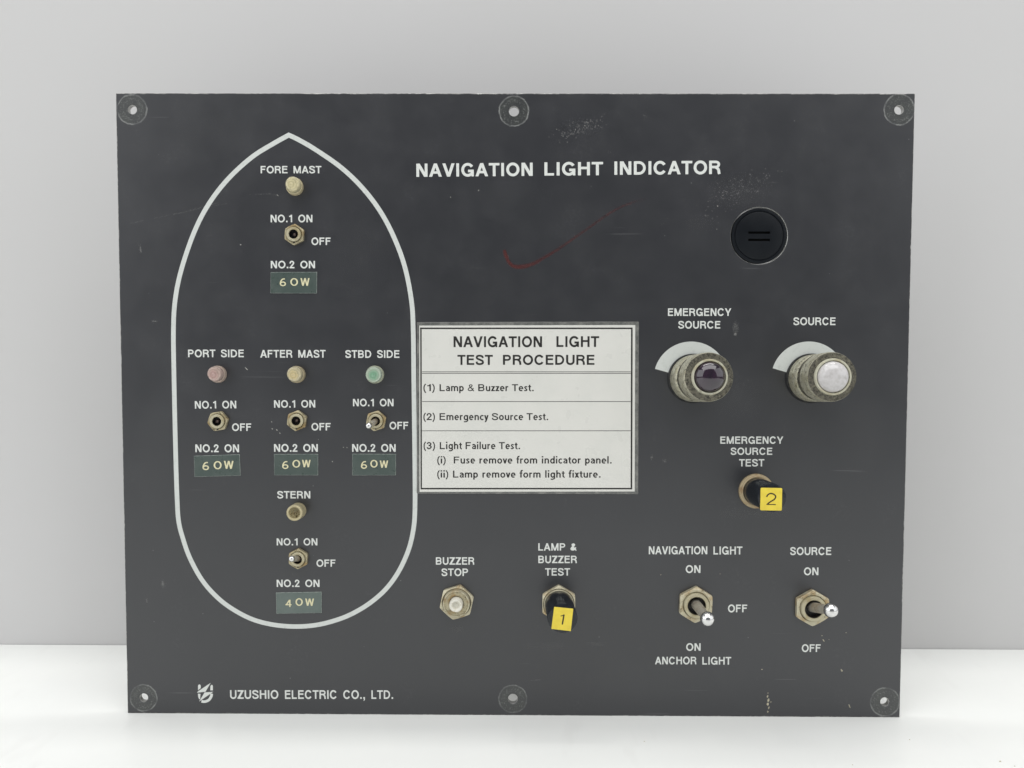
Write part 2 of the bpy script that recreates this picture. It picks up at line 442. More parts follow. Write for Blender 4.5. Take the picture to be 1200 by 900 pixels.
def build_plate():
    T = 2.6 * MM
    bev = 0.28 * MM
    def outline(ins, jit):
        pts = []
        cs = [(-W / 2 + ins, ins), (W / 2 - ins, ins), (W / 2 - ins, H - ins), (-W / 2 + ins, H - ins)]
        rnd = random.Random(5)
        for i in range(4):
            a, b = Vector(cs[i]), Vector(cs[(i + 1) % 4])
            n = 150 if i % 2 == 0 else 119
            nn = Vector((-(b - a).y, (b - a).x)).normalized()
            for k in range(n):
                q = a.lerp(b, k / n)
                j = rnd.random() ** 4
                if 0 < k: q = q + nn * j * jit
                pts.append(q)
        return pts
    rings2d = [outline(0, 0.015 * MM), outline(bev, 0.16 * MM)]
    n = len(rings2d[0])
    holes = []
    for (hx, hy, hr, rr) in HOLES: holes.append((at(hx, hy), hr * PX, 40))
    holes.append((at(PLUG[0], PLUG[1]), PLUG[2] * PX, 96))
    vs, fs, mi = [], [], []
    def add(p, y): vs.append((p[0], y, p[1])); return len(vs) - 1
    back = [add(p, T) for p in rings2d[0]]
    sideF = [add(p, bev) for p in rings2d[0]]
    front = [add(p, 0) for p in rings2d[1]]
    for i in range(n):
        k = (i + 1) % n
        fs.append((back[i], back[k], sideF[k], sideF[i])); mi.append(1)
        fs.append((sideF[i], sideF[k], front[k], front[i])); mi.append(1)
    hf, hb = [], []
    for c, r, seg in holes:
        cb = 0.22 * MM
        ring = lambda rad, y: [add((c.x + rad * math.cos(2 * math.pi * i / seg), c.z + rad * math.sin(2 * math.pi * i / seg)), y) for i in range(seg)]
        a = ring(r + cb, 0); b1 = ring(r, cb); d = ring(r, T)
        for i in range(seg):
            k = (i + 1) % seg
            fs.append((a[k], a[i], b1[i], b1[k])); mi.append(2 if seg > 50 else 0)
            fs.append((b1[k], b1[i], d[i], d[k])); mi.append(2)
        hf.append((a, c, r + cb)); hb.append((d, c, r))
    def cap(loop, hs, flip):
        idx = list(loop); pts = [(vs[i][0], vs[i][2]) for i in idx]
        ed = [(i, (i + 1) % len(loop)) for i in range(len(loop))]
        for ringi, c, r in hs:
            s = len(idx)
            idx += ringi; pts += [(vs[i][0], vs[i][2]) for i in ringi]
            ed += [(s + i, s + (i + 1) % len(ringi)) for i in range(len(ringi))]
        # a sparse grid keeps the triangles well shaped
        grid = []
        for gx in np.arange(-W / 2 + 0.008, W / 2 - 0.006, 0.012):
            for gz in np.arange(0.008, H - 0.006, 0.012):
                if all((gx - c.x) ** 2 + (gz - c.z) ** 2 > (r + 0.002) ** 2 for _, c, r in hs): grid.append((gx, gz))
        y = vs[loop[0]][1]
        for g in grid:
            idx.append(add(g, y)); pts.append(g)
        v2, f2, _ = cdt([(p[0] * 10, p[1] * 10) for p in pts], ed, [], 1)
        if len(v2) != len(pts): print('CDT vertex count differs', len(v2), len(pts))
        for f in f2:
            cx = sum(v2[i][0] for i in f) / 30; cz = sum(v2[i][1] for i in f) / 30
            if any((cx - c.x) ** 2 + (cz - c.z) ** 2 < (r * 0.999) ** 2 for _, c, r in hs): continue
            g = [idx[i] for i in f]
            fs.append(tuple(reversed(g)) if flip else tuple(g)); mi.append(0)
    cap(front, hf, False)
    cap(back, hb, True)
    me = mesh('plate', vs, fs, mi)
    return link('face_plate', me, [M['panel'], M['edge'], M['plate_metal']], ROOT)
build_plate()

# ------------------------------------------------------------------ lettering: stroke alphabet, cap height 1
def arc(cx, cy, rx, ry, a0, a1, n=16):
    return [(cx + rx * math.cos(math.radians(a0 + (a1 - a0) * i / n)), cy + ry * math.sin(math.radians(a0 + (a1 - a0) * i / n))) for i in range(n + 1)]

def spline(pts, n=6):
    out = []
    P = [pts[0]] + list(pts) + [pts[-1]]
    for i in range(1, len(P) - 2):
        p0, p1, p2, p3 = P[i - 1], P[i], P[i + 1], P[i + 2]
        for s in range(n):
            t = s / n
            out.append(tuple(0.5 * ((2 * p1[k]) + (-p0[k] + p2[k]) * t + (2 * p0[k] - 5 * p1[k] + 4 * p2[k] - p3[k]) * t * t + (-p0[k] + 3 * p1[k] - 3 * p2[k] + p3[k]) * t ** 3) for k in (0, 1)))
    out.append(tuple(pts[-1]))
    return out

def ribbon(pts, w, closed=False):
    P = [Vector(p) for p in pts]
    if closed: P = P[:-1]
    n = len(P); L, R_ = [], []
    for i in range(n):
        a = P[i - 1] if (i > 0 or closed) else P[i]
        b = P[(i + 1) % n] if (i < n - 1 or closed) else P[i]
        e1 = (P[i] - a); e2 = (b - P[i])
        e1 = e1.normalized() if e1.length > 1e-9 else e2.normalized()
        e2 = e2.normalized() if e2.length > 1e-9 else e1
        m = Vector((-e1.y, e1.x)) + Vector((-e2.y, e2.x))
        m = m / m.length_squared * 2
        if m.length > 1.8: m = m.normalized() * 1.8
        L.append(P[i] + m * w / 2); R_.append(P[i] - m * w / 2)
    q = []
    for i in range(n if closed else n - 1):
        k = (i + 1) % n
        q.append([R_[i], R_[k], L[k], L[i]])
    return q

def rect(x0, y0, x1, y1): return [[(x0, y0), (x1, y0), (x1, y1), (x0, y1)]]
def par(xb, xt, y0, y1, t):          # slanted bar: bottom-left x, top-left x, width t
    return [[(xb, y0), (xb + t, y0), (xt + t, y1), (xt, y1)]]

def glyph(ch, w):
    h = w * 0.9; d = w * 1.1; k = w / 2; j = h / 2
    o = 0.012                                         # overshoot of round letters
    x = 0.72; lw = w
    if ch == 'A': W_ = 0.94; return par(0, W_/2 - d/2, 0, 1, d) + par(W_ - d, W_/2 - d/2, 0, 1, d) + rect(0.2, 0.23, W_ - 0.2, 0.23 + h), W_, 0.02
    if ch == 'B':
        W_ = 0.80
        return rect(0, 0, w, 1) + ribbon([(k, 1 - j), (0.48, 1 - j)] + arc(0.48, 0.76 - j/2, W_ - 0.51 - k, 0.24 - j/2, 90, -90, 10) + [(k, 0.52 - j)], h) + \
            ribbon([(k, 0.52), (0.50, 0.52)] + arc(0.50, 0.26 + j/2, W_ - 0.50 - k, 0.26 - j/2, 90, -90, 10) + [(k, j)], h), W_, 0.09
    if ch == 'C': W_ = 0.93; return ribbon(arc(W_/2, 0.5, W_/2 - k, 0.5 + o - j, 32, 328, 30), w), W_, 0.06
    if ch == 'D':
        W_ = 0.86
        return rect(0, 0, w, 1) + ribbon([(k, 1 - j), (0.36, 1 - j)] + arc(0.36, 0.5, W_ - 0.36 - k, 0.5 - j, 90, -90, 18) + [(k, j)], w * 0.95), W_, 0.09
    if ch == 'E': W_ = 0.72; return rect(0, 0, w, 1) + rect(0, 1 - h, W_, 1) + rect(0, 0.47, W_ - 0.04, 0.47 + h) + rect(0, 0, W_ + .01, h), W_, 0.09
    if ch == 'F': W_ = 0.69; return rect(0, 0, w, 1) + rect(0, 1 - h, W_, 1) + rect(0, 0.45, W_ - 0.07, 0.45 + h), W_, 0.08
    if ch == 'G':
        W_ = 0.95
        return ribbon(arc(W_/2, 0.5, W_/2 - k, 0.5 + o - j, 34, 336, 30), w) + rect(W_ - w, 0, W_ - w * 0.15, 0.50) + rect(W_ * 0.52, 0.50 - h, W_ - w * 0.15, 0.51), W_, 0.06
    if ch == 'H': W_ = 0.82; return rect(0, 0, w, 1) + rect(W_ - w, 0, W_, 1) + rect(0, 0.46, W_, 0.46 + h), W_, 0.09
    if ch == 'I': return rect(0, 0, w, 1), w, 0.10
    if ch == 'L': W_ = 0.66; return rect(0, 0, w, 1) + rect(0, 0, W_, h), W_, 0.08
    if ch == 'M': W_ = 1.0; return rect(0, 0, w, 1) + rect(W_ - w, 0, W_, 1) + par(W_/2 - d/2, 0.01, 0, 1, d) + par(W_/2 - d/2, W_ - d - .01, 0, 1, d), W_, 0.09
    if ch == 'N': W_ = 0.82; return rect(0, 0, w, 1) + rect(W_ - w, 0, W_, 1) + par(W_ - d * 1.12, 0, 0, 1, d * 1.12), W_, 0.09
    if ch == 'O': W_ = 0.97; return ribbon(arc(W_/2, 0.5, W_/2 - k, 0.5 + o - j, 0, 360, 40), w, True), W_, 0.06
    if ch == 'P': W_ = 0.77; return rect(0, 0, w, 1) + ribbon([(k, 1 - j), (0.44, 1 - j)] + arc(0.44, 0.70, W_ - 0.44 - k, 0.30 - j, 90, -90, 12) + [(k, 0.40 + j)], h), W_, 0.08
    if ch == 'R':
        W_ = 0.82
        return rect(0, 0, w, 1) + ribbon([(k, 1 - j), (0.48, 1 - j)] + arc(0.48, 0.715, W_ - 0.50 - k, 0.285 - j, 90, -90, 12) + [(k, 0.43 + j)], h) + \
            ribbon(spline([(0.46, 0.43 + j), (0.62, 0.40), (W_ - k - .03, 0.28), (W_ - k - .01, 0.12), (W_ - k + .02, 0)], 5), w * .97), W_, 0.08
    if ch == 'S':
        W_ = 0.80
        return ribbon(spline([(W_ - k - .015, 0.69), (W_ - k - .06, 0.845), (W_/2, 1 + o - j), (k + .045, 0.86), (k + .04, 0.66), (W_/2, 0.525), (W_ - k - .03, 0.38), (W_ - k - .02, 0.17), (W_/2, j - o), (k + .05, 0.14), (k, 0.33)], 7), w * .95), W_, 0.06
    if ch == 'T': W_ = 0.78; return rect(0, 1 - h, W_, 1) + rect(W_/2 - k, 0, W_/2 + k, 1), W_, 0.03
    if ch == 'U': W_ = 0.81; return rect(0, 0.34, w, 1) + rect(W_ - w, 0.34, W_, 1) + ribbon(arc(W_/2, 0.35, W_/2 - k, 0.35 + o - j, 180, 360, 18), w), W_, 0.08
    if ch == 'V': W_ = 0.90; return par(W_/2 - d/2, 0, 0, 1, d) + par(W_/2 - d/2, W_ - d, 0, 1, d), W_, 0.02
    if ch == 'Y': W_ = 0.90; return par(W_/2 - d/2, 0, 0.36, 1, d) + par(W_/2 - d/2, W_ - d, 0.36, 1, d) + rect(W_/2 - k, 0, W_/2 + k, 0.42), W_, 0.02
    if ch == 'Z': W_ = 0.78; return rect(0, 0, W_, h) + rect(0.02, 1 - h, W_, 1) + par(0, W_ - d * 1.35, h * .5, 1 - h * .5, d * 1.35), W_, 0.04
    if ch == 'W':
        W_ = 0.86; dd = w
        return par(W_*.27 - dd/2, 0, 0, 1, dd) + par(W_*.27 - dd/2, W_/2 - dd/2, 0, 1, dd) + par(W_*.73 - dd/2, W_/2 - dd/2, 0, 1, dd) + par(W_*.73 - dd/2, W_ - dd, 0, 1, dd), W_, 0.05
    if ch == '&':
        W_ = 0.86
        return ribbon(spline([(W_ - .06, 0.0), (0.56, 0.32), (0.30, 0.66), (0.25, 0.83), (0.42, 1 - j), (0.58, 0.83), (0.50, 0.64), (0.22, 0.46), (k + .01, 0.25), (0.14, 0.09 + k/2), (0.36, j - o), (0.62, 0.18), (0.74, 0.46)], 6), w * .74), W_, 0.05
    if ch == '1': W_ = 0.42; return rect(W_ - w, 0, W_, 1) + [[(0, 0.70), (W_ - w * .5, 0.70), (W_ - w * .5, 0.97), (W_ - w, 0.99), (W_ - w - .05, 0.70 + h * 1.1), (0, 0.70 + h * .85)]], W_, 0.11
    if ch == '2': W_ = 0.64; return ribbon(spline([(k, 0.64), (k + .04, 0.84), (W_/2, 1 + o - j), (W_ - k - .02, 0.80), (W_ - k - .06, 0.58), (W_ * .44, 0.33), (k + .03, h * .6)], 6), w * .95) + rect(0, 0, W_, h), W_, 0.06
    if ch == '3': W_ = 0.64; return ribbon(spline([(k, 0.72), (k + .06, 0.88), (W_/2, 1 + o - j), (W_ - k - .03, 0.76), (W_ * .58, 0.54), (W_ * .36, 0.53)], 6), w * .93) + ribbon(spline([(W_ * .36, 0.53), (W_ * .58, 0.525), (W_ - k, 0.29), (W_/2, j - o), (k + .05, 0.12), (k, 0.29)], 6), w * .93), W_, 0.06
    if ch == '0': W_ = 0.72; return ribbon(arc(W_/2, 0.5, W_/2 - k, 0.5 - k, 0, 360, 36), w, True), W_, 0.08
    if ch == '6': W_ = 0.66; return ribbon(arc(W_/2, 0.30, W_/2 - k, 0.30 - k, 0, 360, 28), w, True) + ribbon(spline([(W_ - k - .04, 0.93), (W_ * .42, 0.88), (k + .03, 0.58), (k, 0.32)], 6), w), W_, 0.06
    if ch == '4': W_ = 0.66; return rect(W_ * .62, 0, W_ * .62 + w, 1) + rect(0, 0.25, W_, 0.25 + w) + par(0, W_ * .62 - .02, 0.28, 1, w * 1.15), W_, 0.06
    if ch == '(': return ribbon(spline([(0.25, 1.05), (0.09, 0.72), (0.06, 0.42), (0.10, 0.08), (0.25, -0.24)], 6), w * .8), 0.28, 0.04
    if ch == ')': return ribbon(spline([(0.03, 1.05), (0.19, 0.72), (0.22, 0.42), (0.18, 0.08), (0.03, -0.24)], 6), w * .8), 0.28, 0.04
    if ch == '.': return rect(0, 0, w * 1.1, w * 1.1), w * 1.1, 0.10
    if ch == ',': return rect(0, 0, w * 1.1, w * 1.1) + [[(w * .5, 0.02), (w * 1.1, 0.02), (w * 1.1, -0.06), (w * .55, -0.22), (w * .1, -0.22)]], w * 1.1, 0.10
    # lower case
    if ch == 'l': return rect(0, 0, lw, 1.06), lw, 0.075
    if ch == 'i': return rect(0, 0, lw, x) + rect(-.01, 0.88, lw + .01, 0.88 + lw + .01), lw, 0.08
    if ch in 'nhu':
        W_ = 0.56; top = {'n': x, 'h': 1.06, 'u': 0}[ch]
        a = [(k, 0.36)] + arc(W_/2, x - .24, W_/2 - k, 0.24 - j + o, 180, 0, 12)[1:] + [(W_ - k, 0)]
        if ch == 'u':
            a = [(p[0], x - p[1]) for p in a][::-1]
            a = [(W_ - p[0], p[1]) for p in a][::-1]
            return [list(reversed(q)) for q in ribbon(a, w)] + rect(W_ - lw, 0, W_, x), W_, 0.075
        return ribbon(a, w) + rect(0, 0, lw, top), W_, 0.075
    if ch == 'm':
        W_ = 0.90; q = rect(0, 0, lw, x)
        for s in (0, W_/2 - k):
            q += ribbon([(s + k, 0.36)] + arc(s + W_/4 + k/2, x - .22, W_/4 - k/2, 0.22 - j + o, 180, 0, 10)[1:] + [(s + W_/2, 0)], w)
        return q, W_, 0.075
    if ch == 'r': W_ = 0.36; return rect(0, 0, lw, x) + ribbon(spline([(k, 0.40), (0.13, 0.60), (W_, x - j)], 5), w), W_, 0.065
    if ch == 'o': W_ = 0.62; return ribbon(arc(W_/2, x/2, W_/2 - k, x/2 + o - j, 0, 360, 28), w, True), W_, 0.05
    if ch == 'c': W_ = 0.50; return ribbon(arc(0.30, x/2, 0.30 - k, x/2 + o - j, 48, 312, 20), w), W_, 0.045
    if ch == 'e': W_ = 0.58; return ribbon(arc(W_/2, x/2, W_/2 - k, x/2 + o - j, 0, 312, 24), w) + rect(k, x/2 - j * .8, W_, x/2 + j * .8), W_, 0.05
    if ch == 'a':
        W_ = 0.52
        return ribbon(spline([(0.06, 0.58), (0.26, x - j + o), (W_ - k, 0.50), (W_ - k, 0.25), (W_ - k, 0)], 6), w) + \
            ribbon(spline([(W_ - k, 0.42), (0.22, 0.38), (k - .01, 0.20), (0.20, j - o), (W_ - k, 0.18)], 6), h * .9), W_, 0.06
    if ch in 'pdgq':
        W_ = 0.58
        q = ribbon(arc(W_/2, x/2, W_/2 - k, x/2 + o - j, 0, 360, 26), w, True)
        if ch == 'p': q += rect(0, -0.30, lw, x)
        elif ch == 'd': q += rect(W_ - lw, 0, W_, 1.06)
        elif ch == 'g': q += rect(W_ - lw, 0, W_, x) + ribbon(spline([(W_ - k, 0.08), (W_ - k, -0.10), (0.28, -0.31 + j), (0.04, -0.22)], 6), w * .95)
        return q, W_, 0.06
    if ch == 's':
        W_ = 0.44
        return ribbon(spline([(W_ - .03, x - .13), (W_/2, x + o - j), (k + .01, 0.54), (W_/2, 0.36), (W_ - k, 0.19), (W_/2 - .02, j - o), (0.02, 0.12)], 6), w * .9), W_, 0.05
    if ch == 't': W_ = 0.38; return rect(0, x - h * .9, W_, x) + ribbon([(0.10 + k, 0.92), (0.10 + k, 0.22)] + spline([(0.10 + k, 0.22), (0.16 + k, 0.07), (W_, 0.05)], 5)[1:], w), W_, 0.03
    if ch == 'f': W_ = 0.38; return rect(0, x - h * .9, W_ - .03, x) + ribbon([(0.09 + k, 0), (0.09 + k, 0.80)] + spline([(0.09 + k, 0.80), (0.15 + k, 1.0), (W_ + .02, 1.02)], 5)[1:], w), W_, 0.02
    if ch in 'vy':
        W_ = 0.56; q = par(W_/2 - d/2, 0, 0, x, d) + par(W_/2 - d/2, W_ - d, 0, x, d)
        if ch == 'y': q += par(0.06, W_/2 - d/2, -0.30, 0.03, d)
        return q, W_, 0.01
    if ch == 'x': W_ = 0.56; return par(W_ - d * 1.1, 0, 0, x, d * 1.1) + par(0, W_ - d * 1.1, 0, x, d * 1.1), W_, 0.015
    if ch == 'z': W_ = 0.48; return rect(0, 0, W_, h) + rect(0.01, x - h, W_, x) + par(0, W_ - d * 1.2, h * .5, x - h * .5, d * 1.2), W_, 0.035
    raise ValueError(ch)

GC = {}
def glyph_mesh(ch, w):
    key = (ch, round(w, 3))
    if key not in GC:
        polys, W_, sb = glyph(ch, w)
        vs, faces = [], []
        for p in polys:
            a = 0
            for i in range(len(p)):
                a += p[i][0] * p[(i + 1) % len(p)][1] - p[(i + 1) % len(p)][0] * p[i][1]
            if a < 0: p = list(reversed(p))
            faces.append(list(range(len(vs), len(vs) + len(p))))
            vs += [(q[0], q[1]) for q in p]
        r = delaunay_2d_cdt([Vector(v) for v in vs], [], faces, 1, 1e-5)
        tris = [f for f, orig in zip(r[2], r[5]) if len(orig) > 0]
        GC[key] = ([tuple(v) for v in r[0]], tris, W_, sb)
    return GC[key]

def layout(text, w, space=0.66, track=0.0):
    vs, fs, x = [], [], 0.0
    first = True
    for ch in text:
        if ch == ' ': x += space; continue
        gv, gf, W_, sb = glyph_mesh(ch, w)
        if not first: x += sb
        s = len(vs)
        vs += [(x + v[0], v[1]) for v in gv]
        fs += [tuple(s + i for i in f) for f in gf]
        x += W_ + sb + track
        last = sb
        first = False
    return vs, fs, x - last - track

def text_geo(text, x0, x1, ytop, ybase, w=0.17, space=0.66, dy=0.0, lift=0.03, h0=0.0):
    """verts/faces for text whose ink fills the photo box x0..x1, baseline ybase; dy = drop of the right end in pixels"""
    vs, fs, L = layout(text, w, space)
    bl = at(x0, ybase, h0); br = at(x1, ybase + dy, h0)
    ch = (at((x0 + x1) / 2, ytop, h0) - at((x0 + x1) / 2, ybase, h0)).z
    ex = (br - bl) / L
    n = Vector((-ex.z, 0, ex.x)).normalized() * ch
    out = []
    for (a, b) in vs:
        p = bl + ex * a + n * b
        out.append((p.x, -h0 - lift * MM, p.z))
    return out, fs

def lettering(items, parent=ROOT, name='lettering', mat=None, lift=0.03, h0=0.0, label=None):
    V, Fc = [], []
    for it in items:
        kw = it[5] if len(it) > 5 else {}
        v, f = text_geo(*it[:5], lift=lift, h0=h0, **kw)
        s = len(V); V += v; Fc += [tuple(s + i for i in q) for q in f]
    me = mesh('lettering', V, Fc)
    return link(name, me, mat or M['print'], parent, label=label)

WB = 0.19
T_ = dict(w=WB)
L8 = lambda *a, **k: (*a, dict(T_, **k))
words = [
    ('large white title NAVIGATION LIGHT INDICATOR', [
        ('NAVIGATION', 488, 624.3, 191.8, 207.3, dict(w=0.205, dy=-1.2)),
        ('LIGHT', 638, 706.7, 190.2, 205.8, dict(w=0.205, dy=-.5)),
        ('INDICATOR', 720, 844.3, 189.2, 204.9, dict(w=0.205, dy=-1.0))]),
    ('white printed FORE MAST', [L8('FORE MAST', 305.5, 376.7, 194.5, 203.1)]),
    ('white printed NO.1 ON under FORE MAST lamp', [L8('NO.1 ON', 317.2, 366.2, 251.7, 260.5)]),
    ('white printed OFF beside the fore mast switch', [L8('OFF', 365, 387.5, 278.4, 287.1)]),
    ('white printed NO.2 ON below the fore mast switch', [L8('NO.2 ON', 317.4, 369.2, 305.7, 314.4)]),
    ('white printed PORT SIDE', [L8('PORT SIDE', 220.5, 285.7, 409.7, 418.6)]),
    ('white printed AFTER MAST', [L8('AFTER MAST', 305, 381.7, 410.1, 419.1)]),
    ('white printed STBD SIDE', [L8('STBD SIDE', 404.7, 468, 410.4, 419.4)]),
    ('white printed NO.1 ON of the port side', [L8('NO.1 ON', 228.5, 277, 470, 478.9, dy=-.4)]),
    ('white printed NO.1 ON of the after mast', [L8('NO.1 ON', 321.2, 369.5, 469.1, 477.8, dy=-.3)]),
    ('white printed NO.1 ON of the starboard side', [L8('NO.1 ON', 413.7, 461.2, 467.4, 476.1)]),
    ('white printed OFF of the port side', [L8('OFF', 272, 294.5, 496.2, 505)]),
    ('white printed OFF of the after mast', [L8('OFF', 365, 387.5, 495.7, 504.4)]),
    ('white printed OFF of the starboard side', [L8('OFF', 456.5, 478.5, 494.3, 503.1)]),
    ('white printed NO.2 ON of the port side', [L8('NO.2 ON', 229, 280.2, 520.8, 529.9)]),
    ('white printed NO.2 ON of the after mast', [L8('NO.2 ON', 321.2, 372.5, 520.4, 529.4)]),
    ('white printed NO.2 ON of the starboard side', [L8('NO.2 ON', 412.7, 463.7, 520.4, 529.4)]),
    ('white printed STERN', [L8('STERN', 325, 363.7, 575.5, 584.1)]),
    ('white printed NO.1 ON of the stern', [L8('NO.1 ON', 324.3, 372, 630.8, 639.1)]),
    ('white printed OFF of the stern', [L8('OFF', 370.9, 393.2, 655.7, 664.1)]),
    ('white printed NO.2 ON of the stern', [L8('NO.2 ON', 324.3, 374.5, 679.3, 687.8)]),
    ('white printed EMERGENCY SOURCE above the purple lamp', [L8('EMERGENCY', 782.7, 856.9, 361.3, 370.2), L8('SOURCE', 794.8, 844, 376.2, 385)]),
    ('white printed SOURCE above the white lamp', [L8('SOURCE', 929.7, 978.9, 372, 381)]),
    ('white printed EMERGENCY SOURCE TEST', [L8('EMERGENCY', 844, 917.8, 511.5, 520), L8('SOURCE', 856.2, 904.9, 524.6, 533), L8('TEST', 866, 895.6, 538, 546.6)]),
    ('white printed BUZZER STOP', [L8('BUZZER', 510.8, 555.8, 653, 661.7), L8('STOP', 517.4, 548.6, 666.2, 675)]),
    ('white printed LAMP & BUZZER TEST', [L8('LAMP', 630.8, 662.4, 636.6, 645.2), L8('&', 668.2, 675.8, 636.6, 645.2), L8('BUZZER', 630.8, 676, 651.2, 659.9), L8('TEST', 638.8, 668, 665.8, 674.5)]),
    ('white printed NAVIGATION LIGHT ON', [L8('NAVIGATION', 760.3, 828.8, 640.2, 649.5), L8('LIGHT', 836, 869.9, 640.4, 649.8), L8('ON', 803.5, 820.8, 662.4, 671.4)]),
    ('white printed OFF beside the navigation light switch', [L8('OFF', 853, 875.5, 708.5, 717.5)]),
    ('white printed ON ANCHOR LIGHT', [L8('ON', 804, 821, 753.8, 762.6), L8('ANCHOR', 767.5, 816, 769.6, 778.5), L8('LIGHT', 823, 856.8, 769.8, 778.8)]),
    ('white printed SOURCE ON', [L8('SOURCE', 925.9, 974, 641.2, 650.4), L8('ON', 942, 959, 665, 674)]),
    ('white printed OFF below the source switch', [L8('OFF', 939.5, 961.6, 755, 764)]),
    ('white printed maker name along the bottom edge', [L8('UZUSHIO', 269.7, 326.3, 808.7, 818.9), L8('ELECTRIC', 334, 395, 808.8, 819), L8('CO.,', 402.3, 427.7, 808.8, 819), L8('LTD.', 435.3, 460.7, 808.9, 819)]),
]
for lab, items in words:
    lettering(items, label=lab)

# the maker's emblem: a U cut by a lightning bolt
def flat_mesh(polys, lift=0.03):
    vs, faces = [], []
    for p in polys:
        a = sum(p[i][0] * p[(i + 1) % len(p)][1] - p[(i + 1) % len(p)][0] * p[i][1] for i in range(len(p)))
        if a < 0: p = list(reversed(p))
        faces.append(list(range(len(vs), len(vs) + len(p))))
        vs += [(q[0] * 10, q[1] * 10) for q in p]
    r = delaunay_2d_cdt([Vector(v) for v in vs], [], faces, 1, 1e-6)
    tris = [f for f, o in zip(r[2], r[5]) if len(o) > 0]
    return [(v[0] / 10, -lift * MM, v[1] / 10) for v in r[0]], [tuple(t) for t in tris]
def E_(x, y): return xz(225 + x / 18, 785 + y / 18)
emb = [[E_(*p) for p in q] for q in (
    [(128, 330), (145, 308), (168, 308), (185, 330), (185, 385), (128, 430)],
    [(388, 345), (405, 318), (425, 315), (440, 335), (442, 432), (385, 432)],
    [(395, 272), (285, 462), (105, 480), (128, 452)],
    [(452, 460), (150, 668), (265, 475)],
    [(125, 500), (180, 505), (172, 620), (150, 615), (132, 570)])]
U = ribbon([E_(*p) for p in spline([(415, 500), (405, 560), (360, 630), (290, 665), (235, 668), (200, 660)], 6)], 58 / 18 * PX)
v, f = flat_mesh(emb + [[tuple(p) for p in q] for q in U])
link('emblem', mesh('emblem', v, f), M['print'], ROOT, label='small white U emblem crossed by a lightning bolt')

# the ship's outline
hull_px = [(338.4, 158.3), (320, 168.5), (295, 184.3), (267.5, 209.5), (245, 238.5), (227.8, 271.5), (212.8, 315), (205.5, 350), (203.3, 385),
           (203.9, 440), (205.6, 520), (207.4, 580), (209.2, 609.5), (214, 629.7), (222.6, 654), (237, 680), (254.6, 700), (273.5, 714.3), (296, 725.8),
           (320, 732), (346, 734.2), (370, 732.5), (392, 727.3), (412, 719.5), (433, 707), (452, 690.5), (467, 670), (478.5, 645), (484.2, 622), (486.2, 600),
           (486.3, 560), (485.6, 500), (484.9, 440), (484.3, 390), (482.5, 355), (475, 315), (463, 281), (446.5, 249), (425, 220.5), (400, 196.5), (370, 175.5), (350, 163.8), (338.4, 158.3)]
sp = spline([xz(*p) for p in hull_px], 6)
sp[-1] = sp[0]
q = ribbon(sp, 5.4 * PX, True)
v, f = [], []
for quad in q:
    i0 = len(v)
    v += [(p[0], -0.03 * MM, p[1]) for p in quad]
    f.append((i0, i0 + 1, i0 + 2, i0 + 3))
link('ship_outline', mesh('outline', v, f), M['print_line'], ROOT, label='pale grey ship outline seen from above around the left switches')

# pale arcs behind the two large lamps
for (cx, cy, a0, a1, lab) in ((809.6, 444, 164.5, 20, 'pale grey printed arc behind the purple lamp'), (947.3, 444, 163.5, 20, 'pale grey printed arc behind the white lamp')):
    c = at(cx, cy)
    n = 30
    po = [(c.x + 43.7 * PX * math.cos(math.radians(a0 + (a1 - a0) * i / n)), c.z + 43.7 * PX * math.sin(math.radians(a0 + (a1 - a0) * i / n))) for i in range(n + 1)]
    pi_ = [(c.x + 25 * PX * math.cos(math.radians(a0 + (a1 - a0) * i / n)), c.z + 25 * PX * math.sin(math.radians(a0 + (a1 - a0) * i / n))) for i in range(n + 1)]
    vs = [(p[0], -0.03 * MM, p[1]) for p in po] + [(p[0], -0.03 * MM, p[1]) for p in pi_]
    fs = [(i, i + 1, n + 2 + i, n + 1 + i) for i in range(n)]
    fs = [tuple(reversed(f)) for f in fs]
    link('printed_arc', mesh('arc', vs, fs), M['print_line'], ROOT, label=lab)

# ------------------------------------------------------------------ embossed wattage labels
def wattage(corners, chars, lab, mat):
    poly = quad_poly([xz(*c) for c in corners])
    vs, fs = slab(poly, 0.30 * MM, 0.0, 0.10 * MM, 2)
    me = mesh('tape', vs, fs, [1] * (len(fs) - 2) + [0, 1])
    o = link('wattage_label', me, [mat, M['dymo_edge']], ROOT, label=lab)
    V, Fc = [], []
    for (ch, x0, x1, yt, yb) in chars:
        gv, gf, W_, sb = glyph_mesh(ch, 0.14)
        a = at(x0, yb); b = at(x1, yt)
        s = len(V); n = len(gv)
        sx = (b.x - a.x) / W_; sz = b.z - a.z
        V += [(a.x + g[0] * sx, -0.38 * MM, a.z + g[1] * sz) for g in gv]
        V += [(a.x + g[0] * sx, -0.30 * MM, a.z + g[1] * sz) for g in gv]
        Fc += [tuple(s + i for i in t) for t in gf]
        # side walls of the raised letters
        cnt = {}
        for t in gf:
            for i in range(len(t)):
                e = (t[i], t[(i + 1) % len(t)])
                if (e[1], e[0]) in cnt: del cnt[(e[1], e[0])]
                else: cnt[e] = 1
        for e in cnt: Fc.append((s + e[1], s + e[0], s + n + e[0], s + n + e[1]))
    link('raised_letters', mesh('raised', V, Fc), M['emboss'], o)
wattage([(317.4, 319), (371.6, 318.8), (371.4, 343.8), (317.2, 343.6)], [('6', 328.2, 335.4, 326.3, 335.4), ('0', 340.5, 349.4, 326, 335), ('W', 352.4, 363, 326, 335)], 'grey green embossed tape reading 60W under the fore mast switch', M['dymo'])
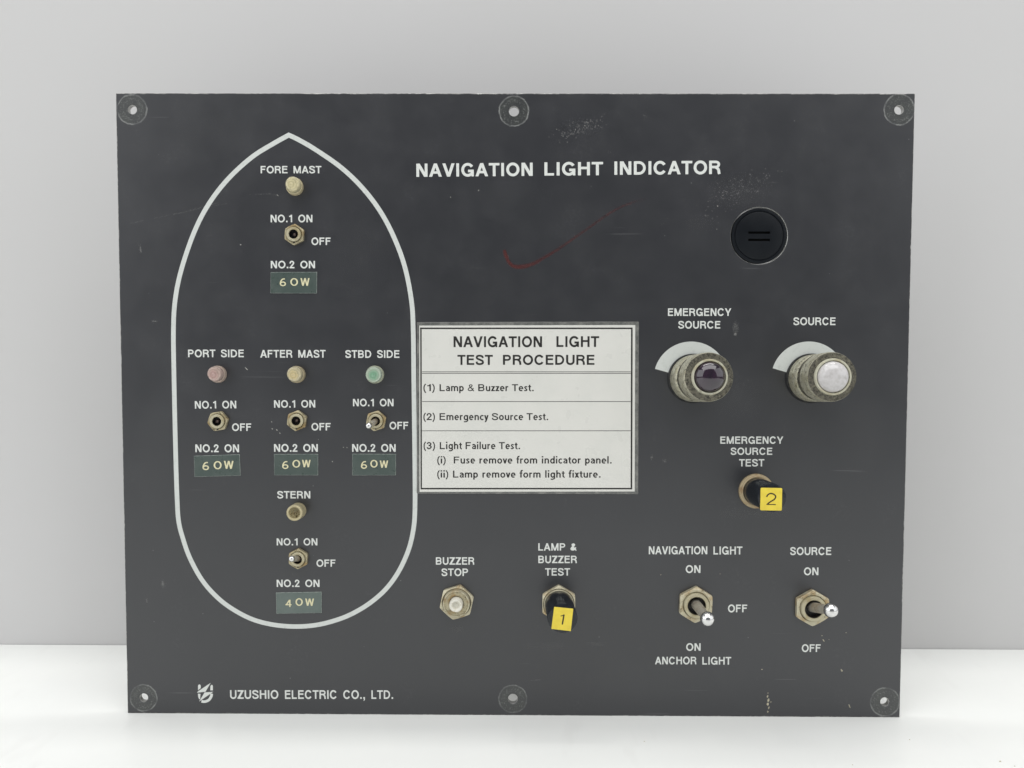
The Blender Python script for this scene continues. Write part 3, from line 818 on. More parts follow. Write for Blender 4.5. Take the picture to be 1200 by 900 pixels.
wattage([(227.6, 534.2), (281, 532.4), (282, 557.2), (228.2, 558.8)], [('6', 237.8, 245.2, 541.2, 550.8), ('0', 250.8, 260, 540.2, 549.8), ('W', 262.8, 274, 540, 549.2)], 'grey green embossed tape reading 60W on the port side', M['dymo'])
wattage([(321.4, 532.1), (372.8, 532), (372.8, 556.8), (321.6, 556.8)], [('6', 331, 338.2, 540.2, 549.4), ('0', 343, 352, 538.8, 547.8), ('W', 354.2, 364.2, 538.8, 547.4)], 'grey green embossed tape reading 60W under the after mast switch', M['dymo'])
wattage([(413, 531.8), (464, 532), (464, 556.8), (413, 557)], [('6', 423.2, 430.2, 540.2, 549.2), ('0', 434.2, 442.6, 538.8, 547.8), ('W', 445.2, 455, 539.6, 548)], 'grey green embossed tape reading 60W on the starboard side', M['dymo'])
wattage([(323.6, 694.4), (377, 693.4), (377, 718), (324.2, 719)], [('4', 334.8, 341.8, 702.6, 711), ('0', 346.6, 355, 700.8, 709.6), ('W', 358, 368.2, 701.2, 709.6)], 'faded grey green embossed tape reading 40W under the stern switch', M['dymo_pale'])

# ------------------------------------------------------------------ instruction card
def card():
    poly = quad_poly([xz(488.6, 377.6), xz(748.6, 376.9), xz(747.6, 578.9), xz(488.6, 578.2)], 0.4 * MM, 3)
    vs, fs = slab(poly, 0.35 * MM, 0.0, 0.08 * MM, 1)
    o = link('instruction_card', mesh('film', vs, fs, [1] * (len(fs) - 2) + [0, 1]), [M['film'], M['film_edge']], ROOT,
             label='white laminated instruction card headed NAVIGATION LIGHT TEST PROCEDURE')
    poly = quad_poly([xz(491.4, 381.6), xz(744.3, 380.9), xz(743.6, 575.8), xz(491.8, 576.2)])
    vs, fs = slab(poly, 0.40 * MM, -0.0 * MM, 0.04 * MM, 1)
    pp = link('paper', mesh('paper', vs, fs), M['paper'], o)
    hh = 0.42 * MM
    def bar(x0, y0, x1, y1, t, V, Fc):
        a = Vector(xz(x0, y0)); b = Vector(xz(x1, y1))
        d = (b - a).normalized(); n = Vector((-d.y, d.x)) * t * PX / 2
        s = len(V)
        for p in (a - n, b - n, b + n, a + n): V.append((p.x, -hh, p.y))
        Fc.append((s, s + 1, s + 2, s + 3))
    V, Fc = [], []
    # the double black frame, butted at the corners
    x0, x1, y0, y1 = 493.2, 740.3, 384.8, 572.4
    bar(x0 - .9, y0, x1 + .9, y0, 1.8, V, Fc); bar(x0 - .2, y1, x1 + .4, y1, 1.8, V, Fc)
    bar(x0 + .2, y0 + 1, x0 + .6, y1 - 1, 1.7, V, Fc); bar(x1, y0 + 1, x1 - .5, y1 - 1, 1.9, V, Fc)
    link('printed_frame', mesh('frame', V, Fc), M['ink'], o)
    V, Fc = [], []
    bar(x0 + 1.5, 435.7, x1 - 1.4, 435.7, 0.8, V, Fc); bar(x0 + 1.5, 437.5, x1 - 1.4, 437.5, 0.8, V, Fc)
    bar(x0 + 1.5, 470.5, x1 - 1.4, 470.5, 0.8, V, Fc); bar(x0 + 1.5, 504.7, x1 - 1.4, 504.7, 0.8, V, Fc)
    link('printed_rule', mesh('rules', V, Fc), M['grey_ink'], o)
    A = dict(w=0.20); B = dict(w=0.172, space=0.36)
    kw = dict(parent=o, name='printed_text', mat=M['ink'], lift=0.42)
    lettering([('NAVIGATION', 531.6, 635.2, 394.1, 406.8, A), ('LIGHT', 652, 702, 394, 406.6, A), ('TEST', 536.2, 577.6, 415.9, 427.6, A), ('PROCEDURE', 589.4, 696.4, 415.8, 427.5, A)], label='heading NAVIGATION LIGHT TEST PROCEDURE', **kw)
    lettering([('(1)', 496.4, 509.5, 450.2, 458.3, B), ('Lamp & Buzzer Test.', 515.2, 625.4, 450.2, 458.3, B)], label='line (1) Lamp & Buzzer Test.', **kw)
    lettering([('(2)', 496.4, 509.7, 484.1, 492.2, B), ('Emergency Source Test.', 515.2, 642.3, 484.1, 492.2, B)], label='line (2) Emergency Source Test.', **kw)
    lettering([('(3)', 496.6, 509.8, 518, 526.2, B), ('Light Failure Test.', 515.5, 609.4, 518, 526.2, B)], label='line (3) Light Failure Test.', **kw)
    B2 = dict(B, space=0.42)
    lettering([('(i)', 512.6, 522.3, 534.9, 543, B), ('Fuse remove from indicator panel.', 531.8, 716.6, 534.9, 543, B2)], label='line (i) Fuse remove from indicator panel.', **kw)
    lettering([('(ii)', 512.6, 525.3, 551.4, 559.5, B), ('Lamp remove form light fixture.', 531, 703.6, 551.4, 559.5, B2)], label='line (ii) Lamp remove form light fixture.', **kw)
card()

# ------------------------------------------------------------------ lamps with small lenses
def lens_mat(name, edge, mid, rough=0.14):
    m, nt, b = new_mat(name)
    t = nt.nodes.new('ShaderNodeTexCoord'); ln = nt.nodes.new('ShaderNodeVectorMath'); ln.operation = 'LENGTH'
    mp = nt.nodes.new('ShaderNodeMapping'); mp.inputs['Scale'].default_value = (1, 0, 1)
    nt.links.new(t.outputs['Object'], mp.inputs[0]); nt.links.new(mp.outputs[0], ln.inputs[0])
    n1 = noise(nt, coords(nt), 900, 4, 0.6)
    d = math_node(nt, 'ADD', ln.outputs['Value'], math_node(nt, 'MULTIPLY', math_node(nt, 'SUBTRACT', n1, 0.5), 0.0018))
    c = mixc(nt, smooth(nt, d, 0.0008, 0.0030), mid, edge)
    rg = math_node(nt, 'SINE', math_node(nt, 'MULTIPLY', math_node(nt, 'ADD', ln.outputs['Value'], math_node(nt, 'MULTIPLY', n1, 0.0004)), 6.28 / 0.00105))
    dirt = math_node(nt, 'ADD', smooth(nt, rg, 0.0, 1.0, 0, 0.26), smooth(nt, n1, 0.5, 0.7, 0, 0.32), clamp=True)
    c = mixc(nt, dirt, c, tuple(q * 0.36 for q in edge))
    nt.links.new(c, b.inputs['Base Color'])
    b.inputs['Roughness'].default_value = rough
    b.inputs['Subsurface Weight'].default_value = 0.25
    b.inputs['Subsurface Radius'].default_value = (0.001, 0.001, 0.001)
    b.inputs['Coat Weight'].default_value = 0.9
    return m

def small_lamp(bx, by, tx, ty, hgt, edge, mid, base, lab, hollow=False, r=3.4):
    """bx,by: pixel of the foot; tx,ty: pixel of the tip"""
    foot = at(bx, by); tip = at(tx, ty, hgt * MM)
    bm = grimy('lamp_holder_' + lab.split()[0], base, tuple(c * 0.3 for c in base), tuple(c * 0.75 for c in base), metal=0.2, rough=0.4, sc=300, amt=(0.6, 0.8), bmp=0.15)
    sh = (tip - foot)
    R = r
    def shear(me):
        for v in me.vertices:
            k = -v.co.y / (hgt * MM)
            v.co.x += sh.x * k; v.co.z += sh.z * k
        return me
    if hollow:
        prof = [(R + .1, 0), (R + .1, hgt * .55), (R, hgt - .25), (R - .25, hgt), (R - .75, hgt), (R - .95, hgt - .3), (R - 1.0, hgt - 1.7), (1.0, hgt - 1.8), (0.01, hgt - 1.2)]
        o = link('indicator_lamp', shear(lathe(prof, 48)), bm, ROOT, foot, lab, 40)
        bits = []
        g = grimy('brown_residue', (0.20, 0.15, 0.07), (0.03, 0.02, 0.01), (0.45, 0.38, 0.20), metal=0.1, rough=0.6, sc=900, amt=(0.45, 0.6), bmp=0.8)
        vs, fs = [], []
        rnd = random.Random(4)
        for k in range(34):
            a = rnd.uniform(0, 6.28); q = rnd.uniform(0, 2.0) * MM; s = rnd.uniform(.15, .45) * MM
            cx, cz, cy = q * math.cos(a), q * math.sin(a), -(hgt - 1.5 + rnd.uniform(0, 1.0)) * MM
            i = len(vs)
            for dx, dy, dz in ((1, 0, 0), (-1, 0, 0), (0, 1, 0), (0, -1, 0), (0, 0, 1), (0, 0, -1)):
                vs.append((cx + dx * s * rnd.uniform(.6, 1.3), cy + dy * s, cz + dz * s * rnd.uniform(.6, 1.3)))
            for t in ((0, 2, 4), (2, 1, 4), (1, 3, 4), (3, 0, 4), (2, 0, 5), (1, 2, 5), (3, 1, 5), (0, 3, 5)): fs.append(tuple(i + j for j in t))
        link('residue', shear(mesh('residue', vs, fs)), g, o)
        return
    prof = [(R + .15, 0), (R + .15, hgt * .30), (R, hgt * .42), (R - .55, hgt * .45)]
    o = link('indicator_lamp', shear(lathe(prof, 48)), bm, ROOT, foot, lab, 40)
    lr = R - 0.22
    lp = [(lr, hgt * .30), (lr + .02, hgt * .62), (lr - .04, hgt * .80), (lr - .2, hgt * .93), (lr - .5, hgt)]
    for (q, dh) in ((.80, -.10), (.70, .02), (.58, -.10), (.46, .04), (.34, -.08), (.20, .06), (.01, .10)):
        lp.append((lr * q, hgt + dh))
    link('lens', shear(lathe(lp, 48)), lens_mat('lens_' + lab.split()[0], edge, mid), o, smooth=50)

small_lamp(345.8, 219.3, 342.8, 215.2, 6.3, (0.62, 0.56, 0.35), (0.60, 0.54, 0.33), (0.56, 0.49, 0.31), 'amber small round lamp under FORE MAST')
small_lamp(256.0, 438.6, 250.9, 438.1, 6.3, (0.50, 0.38, 0.33), (0.46, 0.31, 0.28), (0.50, 0.40, 0.33), 'pink small round lamp under PORT SIDE')
small_lamp(348.2, 438.9, 344.4, 438.4, 6.3, (0.56, 0.50, 0.33), (0.58, 0.48, 0.26), (0.42, 0.36, 0.23), 'yellow small round lamp under AFTER MAST')
small_lamp(439.8, 439.0, 437.3, 439.0, 5.0, (0.43, 0.50, 0.40), (0.20, 0.38, 0.25), (0.42, 0.44, 0.33), 'green small round lamp under STBD SIDE', r=3.6)
small_lamp(349.6, 598.3, 344.9, 601.3, 7.5, (0.6, 0.5, 0.3), (0.6, 0.5, 0.3), (0.50, 0.44, 0.27), 'empty corroded lamp holder under STERN', hollow=True, r=3.3)

# ------------------------------------------------------------------ toggle switches
def tube_along(p0, p1, radii, seg=28, cap_tip=True):
    """swept round bar from p0 to p1 (local metres) with (t, radius mm) stations"""
    ax = (p1 - p0); L = ax.length; d = ax.normalized()
    u = d.orthogonal().normalized(); w_ = d.cross(u)
    vs, fs = [], []
    for (t, r) in radii:
        c = p0 + ax * t
        for i in range(seg):
            a = 2 * math.pi * i / seg
            vs.append(c + (u * math.cos(a) + w_ * math.sin(a)) * r * MM)
    n = len(radii)
    for j in range(n - 1):
        for i in range(seg):
            k = (i + 1) % seg
            fs.append((j * seg + i, j * seg + k, (j + 1) * seg + k, (j + 1) * seg + i))
    fs.append(tuple((n - 1) * seg + i for i in range(seg)))
    fs.append(tuple(reversed(range(seg))))
    return mesh('bar', vs, fs)

def small_toggle(cx, cy, rot, lab, tip=None, hgt=11.0, nubdir=(0.3, -0.3)):
    foot = at(cx, cy)
    ho = 3.0
    o = link('toggle_switch', lathe([(3.0, 0), (3.0, ho - .2), (2.8, ho), (2.05, ho), (1.85, ho - .25), (1.8, .4), (0.01, .4)], 48, [0, 0, 0, 0, 1, 1]),
             [M['bush'], M['dark_hole']], ROOT, foot, lab, 40)
    link('nut', hexnut(4.45, 1.9, 3.15, rot), M['nut'], o, smooth=25)
    # locating notch on the nut's face
    vs, fs = slab([(-.00035, -.0037), (.00035, -.0037), (.00035, -.0031), (-.00035, -.0031)], 0.05 * MM, -1.9 * MM)
    link('keyway', mesh('keyway', vs, fs), M['dark_hole'], o)
    if tip:
        t = at(tip[0], tip[1], hgt * MM) - foot
        p0 = Vector((0, -0.6 * MM, 0)); p1 = t
        a = p0 + (p1 - p0) * 0.70
        link('lever', tube_along(p0, a, [(0, 1.25), (.4, 1.2), (.9, 1.25), (1.0, 1.2)]), M['lever'], o, smooth=40)
        dn = (p1 - a).length / MM
        R = 1.28
        st = [(0, 1.15)] + [(0.15 + .05 * i, 1.2 + .02 * i) for i in range(3)]
        for i in range(9):
            g = math.pi / 2 * i / 8
            st.append((1 - R / dn + R / dn * math.sin(g), max(0.02, R * math.cos(g))))
        st = sorted(st)
        link('lever_tip', tube_along(a, p1, st), M['chrome'], o, smooth=60)
    else:
        # the broken stub of the lever deep in the bushing
        vs = Vector((nubdir[0] * .3 * MM, -0.5 * MM, 0)), Vector((nubdir[0] * MM, -2.0 * MM, nubdir[1] * MM))
        link('broken_lever', tube_along(vs[0], vs[1], [(0, .9), (.6, .85), (.9, .65), (1, .35)]), M['stub'], o, smooth=60)
M['stub'] = simple('broken_brown_stub', (0.055, 0.04, 0.035), (0.16, 0.11, 0.09), rough=0.35, scale=900, metal=0.4)
small_toggle(345.9, 275.3, math.radians(90 - 4), 'small toggle switch with snapped off lever under FORE MAST')
small_toggle(256.6, 493.2, math.radians(90 - 20), 'small toggle switch with snapped off lever on the port side', nubdir=(-.2, -.3))
small_toggle(348.8, 492.6, math.radians(90 - 8), 'small toggle switch with snapped off lever under AFTER MAST', nubdir=(.1, .1))
small_toggle(441.3, 492.8, math.radians(90 - 12), 'small toggle switch with lever leaning left on the starboard side', tip=(430.8, 499.8))
small_toggle(350.4, 653.9, math.radians(90 - 2), 'small toggle switch with upturned chrome lever under STERN', tip=(340.9, 654.8), hgt=11.5)

def big_toggle(cx, cy, tip, rot, lab, hgt=20.5):
    foot = at(cx, cy)
    ho = 3.6
    o = link('toggle_switch', lathe([(5.35, 0), (5.35, ho - .3), (5.1, ho), (4.0, ho), (3.75, ho - .3), (3.7, .5), (0.01, .5)], 64, [0, 0, 0, 0, 1, 1]),
             [M['bush'], M['dark_hole']], ROOT, foot, lab, 40)
    link('nut', hexnut(7.85, 2.3, 5.6, rot), M['nut_pale'], o, smooth=25)
    t = at(tip[0], tip[1], (hgt - 2.0) * MM) - foot
    p0 = Vector((0, -0.8 * MM, 0.2 * MM))
    d = (t - p0).normalized()
    a = p0 + (t - p0) * 0.86
    link('lever', tube_along(p0, a, [(0, 2.1), (.35, 2.05), (.6, 2.0), (.88, 1.85), (1, 1.5)]), M['lever'], o, smooth=40)
    R = 2.95
    # ball end
    st = []
    for i in range(15):
        g = -math.radians(60) + math.radians(149.5) * i / 14
        st.append((math.sin(g), max(0.02, R * math.cos(g))))
    p_a, p_b = t, t + d * R * MM
    st = [(s, r) for s, r in st]
    link('lever_tip', tube_along(p_a, p_b, st, 40), M['chrome'], o, smooth=70)
big_toggle(814.6, 707.4, (829.0, 725.2), math.radians(90 - 2), 'large toggle switch with lever in the middle under NAVIGATION LIGHT')
big_toggle(950.8, 711.2, (973.6, 715.2), math.radians(90), 'large toggle switch with lever raised under SOURCE')

# ------------------------------------------------------------------ the two large lamps
def big_lamp(cx, cy, lens_px, hgt, lens, lab, seed, face_r):
    foot = at(cx, cy)
    tip = at(lens_px[0], lens_px[1], hgt * MM)
    sh = tip - foot
    def shear(me):
        for v in me.vertices:
            k = -v.co.y / (hgt * MM)
            v.co.x += sh.x * k; v.co.z += sh.z * k
        return me
    h = hgt
    o = link('pilot_lamp', shear(lathe([(9.6, 1.4), (9.75, 2.0), (9.75, h * .36), (9.4, h * .40), (9.0, h * .42), (9.0, h * .52), (9.0, h * .56)], 72)), M['lamp_body'], ROOT, foot, lab, 35)
    link('gasket', shear(lathe([(9.9, 0), (10.35, .2), (10.35, 1.1), (10.0, 1.6), (9.3, 1.6)], 72)), M['rubber'], o, smooth=40)
    # knurled neck
    vs, fs = [], []
    seg = 180
    rings = [(h * .42, 9.05), (h * .455, 9.3), (h * .525, 9.3), (h * .56, 9.05)]
    for i in range(seg):
        a = 2 * math.pi * i / seg
        for (hh, r) in rings:
            rr = r + (0.14 if i % 2 else -0.10) * (1 if r > 9.2 else 0.3)
            vs.append((rr * MM * math.cos(a), -hh * MM, rr * MM * math.sin(a)))
    for i in range(seg):
        k = (i + 1) % seg
        for j in range(3): fs.append((i * 4 + j, k * 4 + j, k * 4 + j + 1, i * 4 + j + 1))
    link('knurled_neck', shear(mesh('knurl', vs, fs)), M['lamp_face'], o)
    link('front_ring', shear(lathe([(9.0, h * .56), (9.55, h * .60), (9.75, h * .64), (9.75, h * .88), (9.68, h * .93), (9.45, h * .96), (9.0, h * .955), (face_r + .25, h * .97), (face_r, h * .94), (face_r, h * .8)], 72, [0, 0, 0, 0, 0, 1, 1, 1, 1])),
         [M['lamp_body'], M['lamp_face']], o, smooth=35)
    link('bezel', shear(lathe([(face_r + .3, h * .955), (face_r + .3, h * 1.0), (face_r + .05, h * 1.02), (face_r - .5, h * 1.015), (face_r - .8, h * .98), (face_r - .8, h * .9)], 64)), M['rim'], o, smooth=35)
    lr = face_r - .75
    prof = [(lr, h * .9)]
    for i in range(15):
        g = math.pi / 2 * i / 14
        prof.append((max(0.01, lr * math.cos(g) ** .9), h * .975 + 4.0 * math.sin(g)))
    link('lens', shear(lathe(prof, 64)), lens, o, smooth=70)
big_lamp(811.2, 443.6, (831.8, 441.8), 24.5, M['purple'], 'large lamp with domed dark purple lens under EMERGENCY SOURCE', 1, 6.75)
big_lamp(949.6, 443.4, (976.2, 441.6), 25.5, M['clear'], 'large lamp with domed white lens under SOURCE', 2, 6.9)

# ------------------------------------------------------------------ push buttons
def sheared(me, sh, h):
    for v in me.vertices:
        k = -v.co.y / h
        v.co.x += sh.x * k; v.co.z += sh.z * k
    return me
def digit_sticker(corners, h, digit, parent, thick=0.25):
    loc = parent.location
    P = [xz(x, y, h) for x, y in corners]
    P = [(p[0] - loc.x, p[1] - loc.z) for p in P]
    poly = quad_poly(P, 0.5 * MM if digit == '2' else 0.12 * MM, 4)
    vs, fs = slab(poly, thick * MM, -h, 0.06 * MM, 1)
    mi = [0] * len(fs)
    if digit == '2':
        A = [spline([(.28, .40), (.34, .30), (.47, .245), (.62, .285), (.70, .38), (.64, .50), (.45, .62), (.32, .725)], 6), [(.28, .735), (.71, .735)]]
        wd = [0.062, 0.042]
    else:
        A = [[(.555, .29), (.540, .55), (.525, .745)], [(.39, .375), (.47, .355), (.545, .305)]]
        wd = [0.075, 0.045]
    TL, TR, BR, BL = (Vector(p) for p in P)
    def uv(u, v_): return (TL.lerp(TR, u)).lerp(BL.lerp(BR, u), v_)
    L = (TR - TL).length
    polys = []
    for pts, w_ in zip(A, wd):
        q = ribbon([uv(*p) for p in pts], w_ * L)
        polys += [[tuple(p) for p in r_] for r_ in q]
    v2, f2 = flat_mesh(polys)
    s = len(vs)
    vs = list(vs) + [(v[0], -h - (thick + .02) * MM, v[2]) for v in v2]
    fs = fs + [tuple(s + i for i in t) for t in f2]; mi += [1] * len(f2)
    link('number_sticker', mesh('sticker', vs, fs, mi), [M['yellow'], M['ink_thin']], parent, label='yellow square sticker with the digit ' + digit)

# 2: emergency source test
foot = at(885.8, 575.2); hh = 21.0
tip = at(904.8, 583.6, hh * MM); sh = tip - foot
o = link('push_button', sheared(lathe([(5.75, 1.2), (5.75, hh - .5), (5.6, hh - .15), (5.2, hh), (0.01, hh)], 64), sh, hh * MM), M['black_plastic'], ROOT, foot, 'long black push button with yellow number 2 under EMERGENCY SOURCE TEST', 40)
link('collar', lathe([(7.35, 0), (7.35, .9), (7.1, 1.3), (6.6, 1.5), (6.45, 1.9), (6.2, 2.1), (5.85, 2.1), (5.8, .6)], 64), M['brass_ring'], o, smooth=30)
digit_sticker([(891.3, 571.5), (916.6, 571.9), (916.0, 598.3), (890.7, 597.9)], hh * MM + .02 * MM, '2', o)
# 1: lamp and buzzer test
foot = at(654.6, 706.3); hh = 21.0
tip = at(659.4, 724.8, hh * MM); sh = tip - foot
o = link('push_button', sheared(lathe([(6.0, 3.0), (6.0, hh - .5), (5.9, hh - .15), (5.5, hh), (0.01, hh)], 64), sh, hh * MM), M['black_plastic'], ROOT, foot, 'long black push button with yellow number 1 under LAMP & BUZZER TEST', 40)
link('nut', hexnut(7.95, 2.2, 6.6, math.radians(90)), M['nut_pale'], o, smooth=25)
link('collar', lathe([(6.35, .5), (6.35, 3.0), (6.15, 3.3), (6.0, 3.3), (5.95, 1)], 64), M['nut_pale'], o, smooth=30)
digit_sticker([(649.4, 711.1), (671.8, 713.3), (668.9, 739.5), (646.1, 736.8)], hh * MM + .02 * MM, '1', o)
# buzzer stop: its coloured cap is gone, a white plunger shows in a dished collar
foot = at(535.4, 704.8)
hh = 8.0
tip = at(534.2, 710.0, hh * MM); sh = tip - foot
o = link('push_button', sheared(lathe([(5.75, 0), (5.75, 4.4), (5.5, 4.9), (5.1, 4.9), (4.9, 4.5), (4.7, 4.7), (4.2, 4.3), (3.5, 4.0), (3.15, 3.8), (3.1, 2.0), (0.01, 2.0)], 64), sh, hh * MM), M['nut_pale'], ROOT, foot, 'worn buzzer stop button with bare white plunger in a hexagon nut', 30)
link('nut', hexnut(7.6, 2.1, 6.05, math.radians(17.5)), M['nut_pale'], o, smooth=25)
M['plunger'] = simple('chalky_white_plunger', (0.72, 0.70, 0.62), (0.5, 0.46, 0.34), rough=0.45, scale=700, lo=0.5, hi=0.8)
link('plunger', sheared(lathe([(2.85, 2.0), (2.85, 7.3), (2.6, 8.0), (1.9, 8.0), (1.5, 7.5), (1.3, 6.6), (0.01, 6.6)], 40), sh, hh * MM), M['plunger'], o, smooth=35)

# ------------------------------------------------------------------ black plug in the big hole
c = at(PLUG[0], PLUG[1])
R = PLUG[2] * PX / MM
def plug():
    me = lathe([(R - .22, -2.0), (R - .22, -.3), (R - .35, .02), (R - .6, .1), (R - 1.35, .08), (R - 1.55, -.18), (R - 1.75, -.2), (R - 1.95, .12), (R - 2.15, .2)], 96)
    vs = [tuple(v.co) for v in me.vertices]; fs = [tuple(p.vertices) for p in me.polygons]; mi = [0] * len(fs)
    n = 9
    rim = [i * n + 8 for i in range(96)]
    idx = list(rim); ed = [(i, (i + 1) % 96) for i in range(96)]
    boxes = []
    y0, y1 = -0.2 * MM, 0.5 * MM
    for dy in (-3.7, 4.7):
        z = -dy * PX; L = 12.6 * PX; t = 1.35 * PX
        boxes.append((-L, L, z - t, z + t))
        q = [(-L, z - t), (L, z - t), (L, z + t), (-L, z + t)]
        s0 = len(idx)
        top = []
        for p in q: vs.append((p[0], y0, p[1])); top.append(len(vs) - 1)
        bot = []
        for p in q: vs.append((p[0], y1, p[1])); bot.append(len(vs) - 1)
        idx += top; ed += [(s0 + i, s0 + (i + 1) % 4) for i in range(4)]
        for i in range(4):
            k = (i + 1) % 4
            fs.append((top[i], top[k], bot[k], bot[i])); mi.append(1)
        fs.append(tuple(bot)); mi.append(1)
    pts = [(vs[i][0] * 10, vs[i][2] * 10) for i in idx]
    v2, f2, _ = cdt(pts, ed, [], 1)
    for f in f2:
        cx = sum(v2[i][0] for i in f) / len(f) / 10; cz = sum(v2[i][1] for i in f) / len(f) / 10
        if any(b[0] < cx < b[1] and b[2] < cz < b[3] for b in boxes): continue
        fs.append(tuple(idx[i] for i in f)); mi.append(0)
    return mesh('plug', vs, fs, mi)
o = link('hole_plug', plug(), [M['plug'], M['void']], ROOT, c, 'round black blanking plug with two short slots', 35)

# ------------------------------------------------------------------ chipped paint, scuffs and a red pen mark
def chips(specs, mat, lab, name='paint_chips', seed=3):
    rnd = random.Random(seed)
    vs, fs = [], []
    for (x, y, a, b, ang) in specs:
        c = at(x, y); n = rnd.choice((5, 6, 7, 8)); i0 = len(vs)
        for i in range(n):
            g = 2 * math.pi * i / n; k = rnd.uniform(0.55, 1.15)
            u, v = a * k * math.cos(g) * PX, b * k * math.sin(g) * PX
            vs.append((c.x + u * math.cos(ang) - v * math.sin(ang), -rnd.uniform(0.012, 0.02) * MM, c.z + u * math.sin(ang) + v * math.cos(ang)))
        fs.append(tuple(range(i0, i0 + n)))
    o = link(name, mesh('chips', vs, fs), mat, ROOT, label=lab)
    o['kind'] = 'stuff'
rnd = random.Random(8)
bright, faint, warm = [], [], []
def cloud(lst, cx, cy, sx, sy, n, r0, r1, slope=0.0):
    for _ in range(n):
        x = rnd.gauss(0, sx); y = rnd.gauss(0, sy)
        r = rnd.uniform(r0, r1)
        lst.append((cx + x, cy + y + slope * x, r * rnd.uniform(.8, 1.8), r * rnd.uniform(.5, 1), rnd.uniform(0, 3.14)))
cloud(faint, 680, 151, 14, 4, 110, .3, .9, -.35)
cloud(bright, 676, 150, 12, 3, 7, .25, .42, -.3)
cloud(faint, 868, 222, 22, 9, 170, .3, .9, -.45)
cloud(bright, 846, 232, 9, 9, 5, .2, .38)
cloud(faint, 757, 138, 3, 6, 10, .2, .6)
cloud(faint, 714, 175, 2, 4, 6, .2, .5)
cloud(faint, 692, 216, 4, 3, 6, .2, .5)
cloud(faint, 775, 258, 8, 4, 10, .2, .5)
cloud(faint, 340, 680, 10, 6, 4, .3, .6)
for p in ((561, 223, .7, .9), (528, 231, .7, .6), (841, 241.5, .7, .6), (282, 286.8, .9, .8), (288.7, 432, 2.6, .5), (293, 228, .3, .3),
          (318.5, 494.5, .9, .7), (319, 502.5, 1.4, .5), (324.5, 504, 1.2, .5), (328, 507.5, .9, .6), (402.5, 524.2, .7, .5), (406.5, 524.4, .8, .5), (389.5, 541, .8, .6),
          (325.5, 229, 1.8, .4), (840, 268.5, .6, .4), (373, 515, .5, .4)):
    bright.append((p[0], p[1], p[2], p[3], -0.8))
for (x, y, a, b, g) in ((965, 750.5, 1.9, .7, -1.0), (963.5, 745, .8, .6, 0), (991.5, 741.5, .8, .6, 0), (971.5, 749.5, .7, .5, 0), (986.2, 785.5, 2.6, 1.0, -1.1), (995.5, 827.5, 3.0, .8, -1.1),
                        (893, 784.5, .8, .7, 0), (774.5, 673.5, .7, .6, 0), (844, 672.5, .6, .5, 0), (900, 812, 1.2, .5, 1.5), (899.6, 816, 2.2, 1.0, 1.4), (900.4, 820.5, 2.6, 1.2, 1.3),
                        (899.5, 825, 2.2, 1.3, 1.5), (901, 829.5, 2.0, .8, 1.3), (899.8, 834, 1.6, .9, 1.5), (903.5, 822.5, 1.2, .6, .4)):
    warm.append((x, y, a, b, g))
for (x, y, a, b) in ((191, 684, 1.6, 3.6), (172, 704, .8, 2.4), (764, 536, .8, 2), (779, 540.5, 1.6, 1), (165, 292, 1.0, 5), (181, 376.5, 2.5, .8), (628, 797, 9, .35), (693, 753, 10, .3), (874, 568, 1.4, 1)):
    faint.append((x, y, a, b, 0.1))
chips(bright, M['chip'], 'small bright paint chips', seed=1)
chips(faint, M['chip_faint'], 'faint grey scuff specks', seed=2)
chips(warm, M['chip_warm'], 'cream chips through the paint near the lower right', seed=5)
# hairline scratches across the upper left
scr = [((152, 262), (232, 245)), ((200, 252), (240, 243)), ((222, 246), (262, 236)), ((236, 243.5), (266, 238.5)), ((296, 228), (318, 227)), ((315, 227), (326, 229))]
vs, fs = [], []
for k, ((x0, y0), (x1, y1)) in enumerate(scr):
    n = 14
    for i in range(n):
        if rnd.random() < .28: continue
        p = at(x0 + (x1 - x0) * i / n, y0 + (y1 - y0) * i / n + rnd.uniform(-.5, .5)); q_ = at(x0 + (x1 - x0) * (i + .8) / n, y0 + (y1 - y0) * (i + .8) / n + rnd.uniform(-.5, .5))
        t = rnd.uniform(.1, .28) * PX; i0 = len(vs)
        yy = -(0.010 + .001 * k) * MM
        vs += [(p.x, yy, p.z - t), (q_.x, yy, q_.z - t), (q_.x, yy, q_.z + t), (p.x, yy, p.z + t)]
        fs.append((i0, i0 + 1, i0 + 2, i0 + 3))
o = link('scratches', mesh('scratches', vs, fs), M['chip_faint'], ROOT, label='pale hairline scratches crossing the upper left'); o['kind'] = 'stuff'

